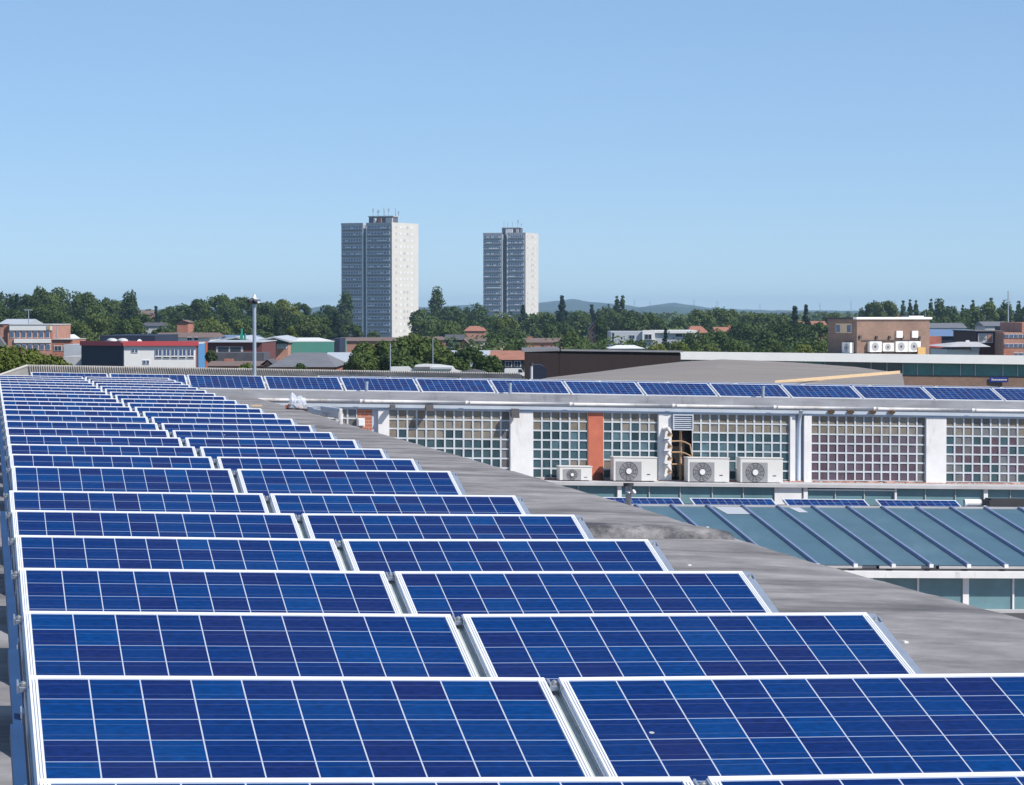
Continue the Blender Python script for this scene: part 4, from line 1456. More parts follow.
# plant room in brick on the white block
pr_ = thing('brick_plant_room', at(857, 354, 206).xy.to_3d(), 'brown brick plant room with white roof edge and cooling units on its walls', 'plant room')
YP = 206
aP = R(64)
c, dl, dr, L1, L2 = corner(828, 857, 929.5, YP, aP)
nl, nr = Vector((-math.sin(aP), -math.cos(aP), 0)), Vector((math.cos(aP), -math.sin(aP), 0))
zt, zb = zpx(319.3, YP), zpx(355.5, YP)
q = MB()
oriented(q, c, dr, -nr, 0, L2, 0, L1, zb, zt)
q.build('wall', M['brick_brown'], pr_)
q = MB()
oriented(q, c, dr, nr, -.12, L2 + .12, -.3, .14, zt + .002, zt + .15)
q.build('roof_edge', M['white_clean'], pr_)
q = MB()
oriented(q, c, dr, -nr, -.1, L2 + .1, .302, L1 + .1, zt + .002, zt + .13)
q.build('roof', M['dark'], pr_)
q = MB()
oriented(q, c, dr, -nr, L2 * .78, L2 * .99, .6, 1.6, zt + .131, zt + .24)
q.build('hatch', M['white_clean'], pr_)
SCL = YP / F
def pu(px):           # distance along the front from the corner for a photo column
    k = (px - 512) / F
    return (k * c.y - c.x) / (dr.x - k * dr.y)
q = MB()
wz0, wz1 = zpx(333, YP + 1), zpx(323.5, YP + 1)
oriented(q, c, dl, nl, L1 * .18, L1 * .72, .004, .03, wz0, wz1)
wn_ = q.build('window', M['timber'], pr_)
q = MB()
oriented(q, c, dl, nl, L1 * .20, L1 * .33, .031, .04, wz0 + .06, wz1 - .1)
oriented(q, c, dl, nl, L1 * .57, L1 * .70, .031, .04, wz0 + .06, wz1 - .1)
q.build('pane', M['blue_glass'], wn_)
q = MB()
for px, py in ((859.5, 337), (876, 337.5), (889, 337.5), (902, 337.5), (919, 338)):
    u = pu(px)
    oriented(q, c, dr, nr, u - .07, u + .07, .004, .13, zpx(py + 1.5, YP), zpx(py - 1.5, YP))
oriented(q, c, dr, nr, pu(861), pu(920), .01, .05, zpx(341.2, YP), zpx(340.2, YP))
q.build('conduit', M['dark'], pr_)
q = MB()
for x0, x1 in ((895.5, 901.5), (911.2, 917)):
    oriented(q, c, dr, nr, pu(x0), pu(x1), .004, .14, zpx(337.8, YP), zpx(331, YP))
q.build('switch_box', M['white_clean'], pr_)
def cooler(u0, u1, z0, z1, du, dn, label):
    p = c + du * ((u0 + u1) / 2)
    t = thing('air_conditioner', (p.x, p.y, z0), label, 'air conditioner', 'air conditioning units on the plant room')
    q = MB()
    oriented(q, c, du, dn, u0, u1, .06, .36, z0, z1)
    q.build('casing', M['ac'], t)
    q = MB()
    for s_ in (.12, .82):
        oriented(q, c, du, dn, u0 + (u1 - u0) * s_, u0 + (u1 - u0) * (s_ + .06), .004, .34, z0 - .07, z0 - .002)
    q.build('bracket', M['dark'], t)
    q = MB()
    uc, zc, r_ = u0 + (u1 - u0) * .45, (z0 + z1) / 2, min((u1 - u0) * .37, (z1 - z0) * .42)
    P = lambda ang, n, rad: (c.x + du.x * (uc + rad * math.cos(ang)) + dn.x * n, c.y + du.y * (uc + rad * math.cos(ang)) + dn.y * n, zc + rad * math.sin(ang))
    k = 16
    pts = [P(2 * math.pi * i / k, .364, r_) for i in range(k)]
    q.face(pts)
    q.build('fan', M['ac_grille'], t)
    q = MB()
    q.face([P(2 * math.pi * i / k, .368, r_ * .3) for i in range(k)])
    q.build('hub', M['dark'], t)
for i, (x0, x1) in enumerate(((867, 878.8), (880.4, 890.8), (893, 904.8), (905.6, 917.8))):
    cooler(pu(x0), pu(x1), zpx(352 if i != 1 else 351.5, YP), zpx(341.5 if i != 1 else 343, YP), dr, nr,
           ('leftmost', 'second and smallest', 'third', 'rightmost')[i] + ' of the four air conditioners along the brick plant room front')
cooler(L1 * .08, L1 * .36, zpx(353, YP), zpx(342.5, YP), dl, nl, 'single air conditioner on the shaded left wall of the brick plant room')
q = MB()
u0, u1 = pu(914.5), pu(922)
oriented(q, c, dr, nr, u0, u1, .4, .43, zb, zpx(347.5, YP)).build('board', M['yellow'])
ob = bpy.data.objects['board.001'] if 'board.001' in bpy.data.objects else bpy.data.objects['board']
ob.name = 'yellow_board'
tag(ob, 'yellow board leaning by the right end of the brick plant room', 'board')

# ------------------------------------------------------------------ other buildings
def windows(parent, rects, Y, m='dk_glass', frame='frame_white', out=.05):
    for x0, x1, y0, y1 in rects:
        q = MB()
        pb(q, x0, x1, y0, y1, Y - out, out - .005)
        f = q.build('window', M[frame], parent)
        q = MB()
        w_ = (x1 - x0) * .08
        h_ = (y1 - y0) * .09
        pb(q, x0 + w_, (x0 + x1) / 2 - w_ * .4, y0 + h_, y1 - h_, Y - out - .02, .018)
        pb(q, (x0 + x1) / 2 + w_ * .4, x1 - w_, y0 + h_, y1 - h_, Y - out - .02, .018)
        q.build('pane', M[m], f)
def house(name, label, cat, px0, px1, yr, ye, Y, dep, wall, roof, wins=(), chim=(), hip=0.0, group=None, gable_front=False, door=None):
    base = at((px0 + px1) / 2, 320, Y)
    t = thing(name, (base.x, Y, 0), label, cat, group)
    A, B = at(px0, ye, Y), at(px1, ye, Y)
    zr = at(512, yr, Y + dep / 2).z
    MB().box(A.x, B.x, Y, Y + dep, 0, A.z - .02).build('wall', M[wall], t)
    ov = .25
    q = MB()
    if gable_front:
        xm = (A.x + B.x) / 2
        z = at(512, yr, Y).z
        p = [(A.x - ov, Y - ov, A.z), (B.x + ov, Y - ov, A.z), (xm, Y - ov, z)]
        r_ = [(x, Y + dep, zz) for x, _, zz in p]
        q.face([p[0], p[2], r_[2], r_[0]]).face([p[2], p[1], r_[1], r_[2]])
        q.face([r_[0], r_[2], r_[1]]).face([p[1], p[0], r_[0], r_[1]])
        q.build('roof', M[roof], t)
        g = MB()
        g.face([(A.x, Y - .02, A.z), (B.x, Y - .02, A.z), (xm, Y - .02, z - .1)])
        g.build('gable', M[wall], t)
    else:
        h_ = min(hip * dep, .30 * (B.x - A.x))
        e = [(A.x - ov, Y - ov, A.z), (B.x + ov, Y - ov, A.z), (B.x + ov, Y + dep + ov, A.z), (A.x - ov, Y + dep + ov, A.z)]
        r0, r1 = (A.x - ov + h_, Y + dep / 2, zr), (B.x + ov - h_, Y + dep / 2, zr)
        q.face([e[0], e[1], r1, r0]).face([e[2], e[3], r0, r1]).face([e[1], e[2], r1]).face([e[3], e[0], r0]).face([e[3], e[2], e[1], e[0]])
        rf = q.build('roof', M[roof], t)
        for cx, cy in chim:
            p = at(cx, cy, Y + dep / 2)
            MB().box(p.x - .35, p.x + .35, Y + dep / 2 - .3, Y + dep / 2 + .3, zr - .6, p.z).build('chimney', M['brick_red'], rf)
    windows(t, wins, Y)
    if door:
        q = MB()
        pb(q, door[0], door[1], door[2], door[3], Y - .04, .035)
        q.build('door', M['navy'], t)
    return t

# white and red works building on the left
wr = thing('works_building', at(124, 350, 250).xy.to_3d(), 'white works building with red fascia, navy side and sky blue corner panel', 'works building')
Y0 = 250
aW = R(30)
c, dl, dr, L1, L2 = corner(82, 124, 207, Y0, aW)
# front nearly square to the view: use a plain box turned a little
cN = at(124, 314, Y0)
dfr = Vector((math.cos(R(6)), math.sin(R(6)), 0)); nfr = Vector((math.sin(R(6)), -math.cos(R(6)), 0))
kx = (207 - 512) / F
LF = (kx * cN.y - cN.x) / (dfr.x - kx * dfr.y)
dsd = Vector((-math.cos(R(40)), math.sin(R(40)), 0)); nsd = Vector((-math.sin(R(40)), -math.cos(R(40)), 0))
kx = (82 - 512) / F
LS = (kx * cN.y - cN.x) / (dsd.x - kx * dsd.y)
c = Vector((cN.x, cN.y, 0))
zt, zf = zpx(341.8, Y0), zpx(345.8, Y0)
P = lambda u, v, z: (c.x + dfr.x * u + dsd.x * v, c.y + dfr.y * u + dsd.y * v, z)
MB().hexa([P(0, 0, 0), P(LF, 0, 0), P(LF, LS, 0), P(0, LS, 0)], [P(0, 0, zt - .1), P(LF, 0, zt - .1), P(LF, LS, zt - .1), P(0, LS, zt - .1)]).build('wall', M['white_clean'], wr)
q = MB()
oriented(q, c, dsd, nsd, .05, LS, .004, .08, 0, zf)
q.build('side_cladding', M['navy'], wr)
q = MB()
oriented(q, c, dfr, nfr, -.1, LF * .90, .004, .25, zf, zt + .05)
q.build('fascia', M['red'], wr)
q = MB()
oriented(q, c, dsd, nsd, .1, LS, .081, .25, zf, zt + .05)
q.build('side_fascia', M['red'], wr)
q = MB()
oriented(q, c, dfr, nfr, LF * .895, LF * .98, .004, .12, 0, zpx(343.6, Y0))
q.build('corner_panel', M['sky_blue'], wr)
q = MB()
oriented(q, c, dfr, nfr, LF * .981, LF + .05, .004, .14, 0, zt)
oriented(q, c, dfr, nfr, LF * .875, LF * .893, .004, .06, 0, zf - .01)
q.build('trim', M['orange'], wr)
def fu(px):
    k = (px - 512) / F
    return (k * c.y - c.x) / (dfr.x - k * dfr.y)
for x0, x1, y0, y1 in [(131.5, 138, 348.7, 352.8), (142.8, 149.3, 360, 364.3)] + [(155 + i * 8, 162 + i * 8, 349, 358.8) for i in range(5)]:
    q = MB()
    oriented(q, c, dfr, nfr, fu(x0), fu(x1), .004, .05, zpx(y1, Y0), zpx(y0, Y0))
    f = q.build('window', M['frame_white'], wr)
    w_ = (fu(x1) - fu(x0))
    q = MB()
    zz0, zz1 = zpx(y1, Y0), zpx(y0, Y0)
    if y1 - y0 > 6:
        zz0 += (zz1 - zz0) * .28
        oriented(q, c, dfr, nfr, fu(x0) + w_ * .05, fu(x1) - w_ * .05, .051, .06, zpx(y1 - .4, Y0), zz0 - .08)
        q.build('lower_pane', M['dk_glass'], f)
        q = MB()
    oriented(q, c, dfr, nfr, fu(x0) + w_ * .05, fu(x0) + w_ * .44, .051, .06, zz0 + .04, zz1 - .04)
    oriented(q, c, dfr, nfr, fu(x0) + w_ * .56, fu(x0) + w_ * .95, .051, .06, zz0 + .04, zz1 - .04)
    q.build('pane', M['blue_glass'], f)
q = MB()
p = at(139.5, 342, Y0 + .3)
q.hexa([(p.x - .2, p.y - .2, zt + .051), (p.x + .2, p.y - .2, zt + .051), (p.x + .2, p.y + .2, zt + .051), (p.x - .2, p.y + .2, zt + .051)], [(p.x - .05, p.y - .05, zt + .22), (p.x + .05, p.y - .05, zt + .22), (p.x + .05, p.y + .05, zt + .22), (p.x - .05, p.y + .05, zt + .22)])
q.build('roof_vent', M['white_clean'], wr)
# pair of domed roof lights on the dark roof behind
ds = thing('dark_shed', at(130, 340, 285).xy.to_3d(), 'dark flat shed with two pale domed roof lights behind the works building', 'shed')
q = MB()
pb(q, 100, 155, 335.5, 380, 290, 20, zb=0)
q.build('wall', M['navy'], ds)
for px in (112, 122.5):
    b_ = blob(at(px, 341, 282), (.55, .6, .28), px, .03, 2)
    b_.build('roof_light', M['plastic'], ds, smooth=True)
q = MB()
pb(q, 98, 128, 341.3, 350, 281.5, 6)
q.build('lower_roof', M['slate_dk'], ds)

# office building, far left
Y0 = 340
ob_ = thing('brick_office', at(35, 340, Y0).xy.to_3d(), 'white banded brick office with big windows at the left edge', 'office building')
q = MB(); pb(q, 8, 52.3, 324.8, 380, Y0, 14, zb=0); q.build('wall', M['brick_pink'], ob_)
q = MB(); pb(q, 9.5, 52, 325.2, 330.4, Y0 - .15, .14); q.build('band', M['white_clean'], ob_)
q = MB(); pb(q, 14, 50.5, 338.8, 343, Y0 - .15, .14); q.build('band', M['white_clean'], ob_)
q = MB(); pb(q, 9, 52.6, 324.1, 325.1, Y0 - .2, 14); q.build('roof_edge', M['concrete'], ob_)
q = MB(); pb(q, 46.8, 50, 325.8, 329.6, Y0 - .2, .04); q.build('badge', M['yellow'], ob_)
q = MB(); pb(q, 3.5, 8.0, 325.3, 340, Y0 + .3, 10, zb=0); q.build('return_wall', M['brick_red'], ob_)
windows(ob_, [(10 + i * 5.9, 14.2 + i * 5.9, 331.2, 337.8) for i in range(7)], Y0, 'blue_glass')
windows(ob_, [(16 + i * 6, 20.3 + i * 6, 344.2, 350) for i in range(6)], Y0, 'blue_glass')
sm = thing('brick_annexe', at(62, 345, 320).xy.to_3d(), 'small red brick annexe with a grey window between office and works building', 'annexe')
q = MB(); pb(q, 52, 72.5, 339.5, 380, 320, 10, zb=0); q.build('wall', M['brick_red'], sm)
windows(sm, [(54, 62, 345.5, 351), (62.8, 70.5, 345.5, 351)], 320)
q = MB(); pb(q, 51.7, 72.8, 339, 339.6, 319.8, 10.4); q.build('roof', M['concrete'], sm)
house('white_shed', 'white shed with a pale gabled roof beside the brick annexe', 'shed', 55, 64.5, 335, 339.5, 360, 12, 'white_clean', 'white_clean', gable_front=True)
q = thing('pale_shed', at(77, 350, 300).xy.to_3d(), 'pale grey shed squeezed beside the navy side wall', 'shed')
m_ = MB(); pb(m_, 64, 82, 344.5, 380, 300, 8, zb=0); m_.build('wall', M['metal_roof'], q)
m_ = MB(); pb(m_, 63, 82, 356.5, 380, 292, 7, zb=0); m_.build('porch', M['concrete'], q)
sl_ = thing('slate_gable', at(0, 340, 200).xy.to_3d(), 'steep dark grey slate roof end at the left edge of the view', 'building')
q = MB()
p = [at(-60, 350, 200), at(9, 350, 200), at(-12, 322, 200)]
q.face(p).face([(p[1].x - .4, 203, p[1].z), (p[0].x, 203, p[0].z), (p[2].x - .4, 203, p[2].z)]).face([p[1], (p[1].x - .4, 203, p[1].z), (p[2].x - .4, 203, p[2].z), p[2]]).face([p[2], (p[2].x - .4, 203, p[2].z), (p[0].x, 203, p[0].z), p[0]])
q.build('roof', M['slate'], sl_)
q = MB(); pb(q, -58, 7, 350.1, 370, 200.2, 2, zb=0); q.build('wall', M['brick_red'], sl_)
house('terrace_house', 'grey roofed house behind the white banded office', 'house', 0, 26, 319, 324, 420, 14, 'brick_pink', 'metal_roof')
# centre left roofs
house('garage_row', 'low grey garage row behind the red fascia', 'garages', 153, 210, 332.5, 337.5, 330, 16, 'white_clean', 'tile_brown', wins=[(187, 192, 337, 340.5), (194, 198, 337, 340.5)], door=(165.5, 178, 336.2, 342))
house('long_shed', 'long slate blue shed right of the garage row', 'shed', 208, 250, 335, 340.5, 340, 18, 'slate', 'blue_roof')
house('brick_house', 'red brick house end seen over the garage row', 'house', 177, 188, 320, 322.5, 520, 10, 'brick_red', 'tile_brown', gable_front=True)
house('pale_house', 'pale rendered house half hidden by trees left of the brick house end', 'house', 143, 160, 322.5, 326, 540, 10, 'concrete', 'slate_dk', wins=[(146, 149, 327, 330)])
house('tiled_house', 'brown tiled house under the tall oval tree', 'house', 102, 126, 310, 314.5, 800, 10, 'brick_pink', 'tile_brown', chim=((110, 308.5),))
house('tiled_house', 'pink walled house in the gap right of the tall oval tree', 'house', 133, 152, 310.5, 314.5, 820, 10, 'brick_pink', 'tile_brown')
mw = thing('maroon_workshop', at(240, 350, 270).xy.to_3d(), 'maroon workshop wall with long grey window and slate lean-to', 'workshop')
q = MB(); pb(q, 207, 262, 342.5, 380, 275, 16, zb=0); q.build('wall', mat('maroon_brick', (.13, .045, .045), .85, 0, .2, 1.5), mw)
windows(mw, [(216, 243, 346.5, 352.3)], 275, 'dk_glass', 'concrete')
q = MB(); pb(q, 214, 264, 352.8, 360.5, 268, 6.9, zb=0); q.build('lean_to', M['slate_dk'], mw)
q = MB(); pb(q, 206.5, 262.5, 341.6, 342.4, 274.6, 17); q.build('roof', M['metal_roof'], mw)
house('brick_shed', 'low brown roofed shed in front of the slate lean-to', 'shed', 208, 268, 361, 366, 235, 10, 'brick_red', 'tile_brown', chim=((229, 358.8),))
# zig-zag green roofs and the green warehouse
gw = thing('green_warehouse', at(310, 350, 330).xy.to_3d(), 'green clad warehouse with pale low pitched roof', 'warehouse')
q = MB(); pb(q, 289, 333.5, 342, 380, 330, 26, zb=0); q.build('wall', M['green_clad'], gw)
A, B = at(287.5, 341.8, 330), at(334.5, 341.8, 330)
q = MB()
C_, D_ = at(281, 337.6, 350), at(319, 337.6, 350)
q.hexa([A, B, D_ - Vector((0, 0, .2)), C_ - Vector((0, 0, .2))], [A + Vector((0, 0, .1)), B + Vector((0, 0, .1)), D_, C_])
q.build('roof', M['white_clean'], gw)
q = MB(); pb(q, 332.5, 339.5, 338.5, 380, 331, 12, zb=0); q.build('side_wall', M['navy'], gw)
zg = thing('brick_works', at(265, 345, 325).xy.to_3d(), 'brick works with shallow dark green gables left of the green warehouse', 'works')
q = MB(); pb(q, 250, 288, 343.5, 380, 326, 20, zb=0); q.build('wall', M['brick_pink'], zg)
for i, (x0, xm, x1) in enumerate(((212, 236, 256), (252, 274, 290))):
    q = MB()
    p = [at(x0, 342.6, 325), at(x1, 342.6, 325), at(xm, 338, 325)]
    q.hexa([p[0], p[1], p[1] + Vector((0, 20, 0)), p[0] + Vector((0, 20, 0))], [p[2] + Vector((-.1, 0, 0)), p[2] + Vector((.1, 0, 0)), p[2] + Vector((.1, 20, 0)), p[2] + Vector((-.1, 20, 0))])
    g_ = q.build('gable', M['leaf_conifer'] if False else mat('dark_green_gable', (.03, .09, .075), .7, 0, .1, 1), zg)
    q = MB()
    for s_ in (0, 1):
        e = p[s_]
        q.hexa([e + Vector((0, -.3, 0)), p[2] + Vector((0, -.3, 0)), p[2] + Vector((0, 20, 0)), e + Vector((0, 20, 0))] if s_ == 0 else [p[2] + Vector((0, -.3, 0)), e + Vector((0, -.3, 0)), e + Vector((0, 20, 0)), p[2] + Vector((0, 20, 0))],
               [e + Vector((0, -.3, .18)), p[2] + Vector((0, -.3, .18)), p[2] + Vector((0, 20, .18)), e + Vector((0, 20, .18))] if s_ == 0 else [p[2] + Vector((0, -.3, .18)), e + Vector((0, -.3, .18)), e + Vector((0, 20, .18)), p[2] + Vector((0, 20, .18))])
    q.build('roof', M['metal_roof'], g_)
windows(zg, [(277, 287, 343.8, 348.5)], 326, 'metal_roof')
for i, (px, y0) in enumerate(((241.5, 328.5), (245, 333.5))):
    q = MB()
    p = at(px, y0, 322)
    q.tube([(p.x, p.y, 0), (p.x, p.y, p.z)], .11, 8)
    q.box(p.x - .16, p.x + .16, p.y - .16, p.y + .16, p.z - 1.2, p.z - .6)
    tag(q.build('flue', M['green_paint'], org=(p.x, p.y, 0)), ['taller', 'shorter'][i] + ' green steel flue in front of the brick works gables', 'flue', 'green flues by the brick works')
house('slate_hall', 'grey slate hipped roof hall in front of the green warehouse', 'hall', 271, 333, 352.5, 367, 225, 16, 'brick_red', 'slate', hip=.35, chim=((314, 358.5),))
house('metal_shed', 'pale blue metal roofed shed right of the slate hall', 'shed', 322, 354, 352.3, 366, 250, 24, 'brick_red', 'metal_roof')
house('brick_shed', 'small brick gable shed right of the camera pole', 'shed', 263, 272, 359.5, 365.5, 228, 6, 'brick_pink', 'slate_dk', gable_front=True)
house('pink_terrace', 'long pink brick terrace with brown roof below the left tower block', 'terrace', 340, 400, 337.3, 341, 420, 12, 'brick_pink', 'tile_brown', wins=[(383, 386, 342, 345.5), (388, 391, 342, 345.5)])
house('terrace_house', 'brown roofed terrace right of the left tower block', 'house', 400, 448, 336.5, 340, 430, 12, 'brick_pink', 'tile_brown')
house('shop', 'blue fronted shop between the terrace and the white gable', 'shop', 446, 462, 334.5, 340, 400, 12, 'navy', 'slate_dk', wins=[(448, 452, 342, 348), (453.5, 457.5, 342, 348)])
house('brick_house', 'orange brick gable house beside the blue fronted shop', 'house', 459, 468, 339, 344.5, 390, 10, 'brick_pink', 'tile_brown', gable_front=True)
house('pale_house', 'white walled house right of the orange brick gable', 'house', 467, 484, 337.5, 341, 400, 10, 'concrete', 'tile_brown')
house('red_roof_house', 'red hipped roof house among trees between the towers', 'house', 464.5, 484, 326, 331, 600, 12, 'brick_pink', 'tile_red', hip=.5)
house('red_roof_house', 'red roofed bungalow peeping out below the right tower', 'house', 476, 485, 327.5, 331, 560, 8, 'brick_pink', 'tile_red', hip=.2)
house('metal_shed', 'pale metal roofed shed behind the round bush', 'shed', 448, 498, 350.3, 357, 270, 14, 'metal_roof', 'metal_roof')
house('cream_house', 'cream house end below the right tower', 'house', 494, 504, 341, 344, 420, 10, 'timber', 'tile_brown', gable_front=True)
house('tiled_bungalow', 'orange tiled bungalow with navy windows left of the brown shed', 'bungalow', 493, 523.5, 350.5, 359.8, 240, 12, 'navy', 'tile_red', wins=[(505, 512, 361, 367), (514, 521, 361, 367)])
house('red_gable_house', 'red brick house with brown roof above the brown shed', 'house', 525, 563, 338, 342.5, 430, 12, 'brick_pink', 'tile_brown', wins=[(555, 558.5, 345, 348)], chim=((530, 336.5),))
house('brick_house', 'tall red brick house end right of the big round green tree', 'house', 590, 599, 322, 330, 560, 10, 'brick_pink', 'slate', gable_front=True, wins=[(591.5, 594, 333, 337)])
wm = thing('modern_building', at(655, 335, 430).xy.to_3d(), 'low white modern building with dark window strips', 'modern building')
Y0 = 430
q = MB(); pb(q, 611, 697, 331.5, 350, Y0, 16, zb=0); q.build('wall', M['metal_roof'], wm)
q = MB(); pb(q, 642.5, 655, 330.2, 340, Y0 - .5, .48); q.build('porch', M['white_clean'], wm)
q = MB(); pb(q, 669.5, 697, 330.4, 333.2, Y0 - .5, 16.5); q.build('roof_edge', M['white_clean'], wm)
q = MB(); pb(q, 655.1, 669, 330.6, 333, Y0 - .4, 16.2); q.build('roof_edge', M['white_clean'], wm)
windows(wm, [(629, 635, 335, 338.6), (674.5, 691, 333.6, 336.9), (612.5, 614.5, 332, 340)], Y0, 'dk_glass', 'plastic')
windows(wm, [(644.5, 652, 334, 339.5)], Y0 - .5, 'dk_glass', 'plastic')
house('white_shed', 'small white curved shed roof in front of the modern building', 'shed', 611, 643, 345, 348.5, 330, 10, 'metal_roof', 'white_clean', hip=.4)
house('red_roof_house', 'red roofed house right of the modern building', 'house', 688, 708, 326, 333, 520, 12, 'brick_pink', 'tile_red', hip=.3)
house('red_roof_house', 'pale walled red roof house beside the dark round trees', 'house', 716, 736, 327, 331.5, 560, 10, 'brick_pink', 'tile_red', chim=((730, 325.5),))
house('pink_house', 'pink house glimpsed left of the brick plant room', 'house', 800, 826, 321, 325, 620, 10, 'brick_pink', 'tile_red')
# right hand side
house('blue_roof_factory', 'long blue metal roof factory right of the brick plant room', 'factory', 926, 985, 329.2, 336.2, 330, 26, 'navy', 'blue_roof')
q = thing('red_block', at(936, 340, 300).xy.to_3d(), 'small maroon and red brick block behind the plant room corner', 'building')
m_ = MB(); pb(m_, 929, 941.5, 336.5, 380, 300, 8, zb=0); m_.build('wall', M['brick_red'], q)
m_ = MB(); pb(m_, 929, 943.5, 343.8, 347.5, 296, 3.9); m_.build('canopy', M['red'], q)
pv = thing('pavilion', at(965, 350, 250).xy.to_3d(), 'white pavilion with pale shallow hipped roof', 'pavilion')
Y0 = 250
q = MB(); pb(q, 947, 979, 349.5, 380, Y0, 10, zb=0); q.build('wall', M['white_clean'], pv)
q = MB()
e = [at(944, 346.8, Y0 - 1), at(991, 346.8, Y0 - 1)]
e2 = [v + Vector((0, 12, 0)) for v in e]
r0, r1 = at(958, 341.8, Y0 + 5), at(977, 341.8, Y0 + 5)
q.face([e[0], e[1], r1, r0]).face([e2[1], e2[0], r0, r1]).face([e[1], e2[1], r1]).face([e2[0], e[0], r0]).face([e2[0], e2[1], e[1], e[0]])
rf = q.build('roof', M['concrete'], pv)
q = MB(); p = at(967.5, 340.3, Y0 + 5); q.box(p.x - .15, p.x + .15, p.y - .15, p.y + .15, p.z - .25, p.z); q.build('roof_vent', M['white_clean'], rf)
q = MB(); pb(q, 971.5, 979.5, 346.9, 351, Y0 - .5, .48); q.build('panel', M['metal_roof'], pv)
dw = thing('dark_brick_hall', at(990, 345, 270).xy.to_3d(), 'dark brick hall with a large pale poster on its wall', 'hall')
q = MB(); pb(q, 976, 1003.5, 331.5, 380, 270, 14, zb=0); q.build('wall', mat('dark_maroon_brick', (.075, .032, .035), .85, 0, .25, 2), dw)
q = MB(); pb(q, 975.5, 1004, 330.6, 331.4, 269.7, 14.6); q.build('roof_edge', M['slate'], dw)
q = MB(); pb(q, 978, 993.2, 333.2, 343, 269.9, .09); ps = q.build('poster_board', M['metal_roof'], dw)
q = MB(); pb(q, 987.8, 992, 334.4, 341.8, 269.86, .03); q.build('poster_picture', M['brick_pink'], ps)
q = MB()
for i, (x0, x1, y0) in enumerate(((979.5, 986, 335.2), (979.5, 985, 336.8), (979.5, 986.4, 338.4), (979.5, 983, 340))):
    pb(q, x0, x1, y0, y0 + .8, 269.86, .03)
q.build('poster_lines', M['slate'], ps)
of = thing('brick_office', at(1020, 340, 265).xy.to_3d(), 'red brick office with rows of white windows at the right edge', 'office building')
q = MB(); pb(q, 1003.6, 1080, 332.3, 380, 265, 14, zb=0); q.build('wall', M['brick_pink'], of)
q = MB(); pb(q, 1022, 1080, 322.5, 332, 266, 12); q.build('upper_wall', M['brick_pink'], of)
windows(of, [(1005 + i * 4.6, 1009 + i * 4.6, 334, 338) for i in range(12)], 265, 'blue_glass')
windows(of, [(1005 + i * 4.6, 1009 + i * 4.6, 343.5, 347.5) for i in range(12)], 265, 'blue_glass')
windows(of, [(1014 + i * 5, 1018.2 + i * 5, 352.6, 357) for i in range(10)], 265, 'blue_glass')
q = MB(); p0, p1 = at(1003.7, 348.2, 264.4), at(1014, 351, 264.4); q.hexa([(p0.x, p0.y, 0), (p1.x, p1.y, 0), (p1.x, p1.y + .5, 0), (p0.x, p0.y + .5, 0)], [p0, p1, p1 + Vector((0, .5, 0)), p0 + Vector((0, .5, 0))]); q.build('buttress', M['brick_red'], of)
q = MB(); pb(q, 1009, 1022, 326.5, 331.5, 274, 8, zb=8); q.build('roof_hut', M['navy'], of)
q = MB(); pb(q, 1016.2, 1018.6, 326, 331.5, 272, 1.5); q.build('chimney', M['frame_white'], of)
house('grey_terrace', 'long grey roofed terrace below the poplars at right', 'terrace', 928, 966, 323, 328, 560, 12, 'concrete', 'slate', chim=((949, 325.2),))
house('grey_terrace', 'grey roofed terrace left of the tall thin mast', 'terrace', 985, 1008, 321.5, 326, 560, 12, 'concrete', 'slate')
house('rooftop_house', 'small red roofs showing above the brick plant room', 'house', 893, 918, 313.8, 318, 900, 14, 'brick_pink', 'tile_red')
# masts and posts
def mast(px, y0, Y, r_, label, m='steel_post', arms=False):
    p = at(px, y0, Y)
    q = MB()
    q.tube([(p.x, p.y, 0), (p.x, p.y, p.z)], r_, 8, r2=r_ * .5)
    if arms:
        q.box(p.x - .5, p.x + .5, p.y - .06, p.y + .06, p.z - .1, p.z)
    tag(q.build('mast', M[m], org=(p.x, p.y, 0)), label, 'mast', 'thin masts over the roofs')
mast(1008.3, 291, 280, .11, 'tall thin mast on the right above the brick office')
mast(28.5, 309.5, 360, .10, 'thin pale lamp post behind the white banded office', arms=True)
mast(56.8, 326, 330, .10, 'thin grey mast in front of the dark trees above the brick annexe')
mast(390.3, 343.5, 215, .07, 'short teal post in front of the round trees')
mast(432.8, 338.5, 230, .06, 'thin pale post at the right of the round trees')
mast(925.5, 312, 600, .12, 'thin mast rising beside the brick plant room roof')
# white vans and roofs at the foot of the trees
def van(px0, px1, y0, y1, Y, label, col='white_clean'):
    t = thing('van', at((px0 + px1) / 2, y1, Y), label, 'van', 'white vans beyond the corrugated roof')
    A, B = at(px0, y1, Y), at(px1, y0, Y)
    L_, h_ = B.x - A.x, B.z - A.z
    w_ = min(2.0, L_ * .5)
    pr = [(0, .12), (1, .12), (1, .45), (.93, .55), (.84, .95), (.78, 1), (.04, 1), (0, .92)]
    q = MB()
    f = [(A.x + L_ * x, Y, A.z + h_ * z) for x, z in pr]
    b = [(x, Y + w_, z) for x, _, z in f]
    q.face(f).face(list(reversed(b)))
    for i in range(len(f)):
        j = (i + 1) % len(f)
        q.face([f[j], f[i], b[i], b[j]])
    q.build('body', M[col], t)
    q = MB()
    q.face([(A.x + L_ * x, Y - .01, A.z + h_ * z) for x, z in ((.68, .55), (.9, .55), (.83, .9), (.68, .9))])
    q.build('window', M['dk_glass'], t)
    for x in (.18, .8):
        q = MB()
        q.tube([(A.x + L_ * x, Y - .02, A.z + h_ * .12), (A.x + L_ * x, Y + .2, A.z + h_ * .12)], h_ * .16, 12)
        q.build('wheel', M['black'], t)
van(504.5, 525, 368.4, 377, 130, 'white van parked in front of the orange tiled bungalow')
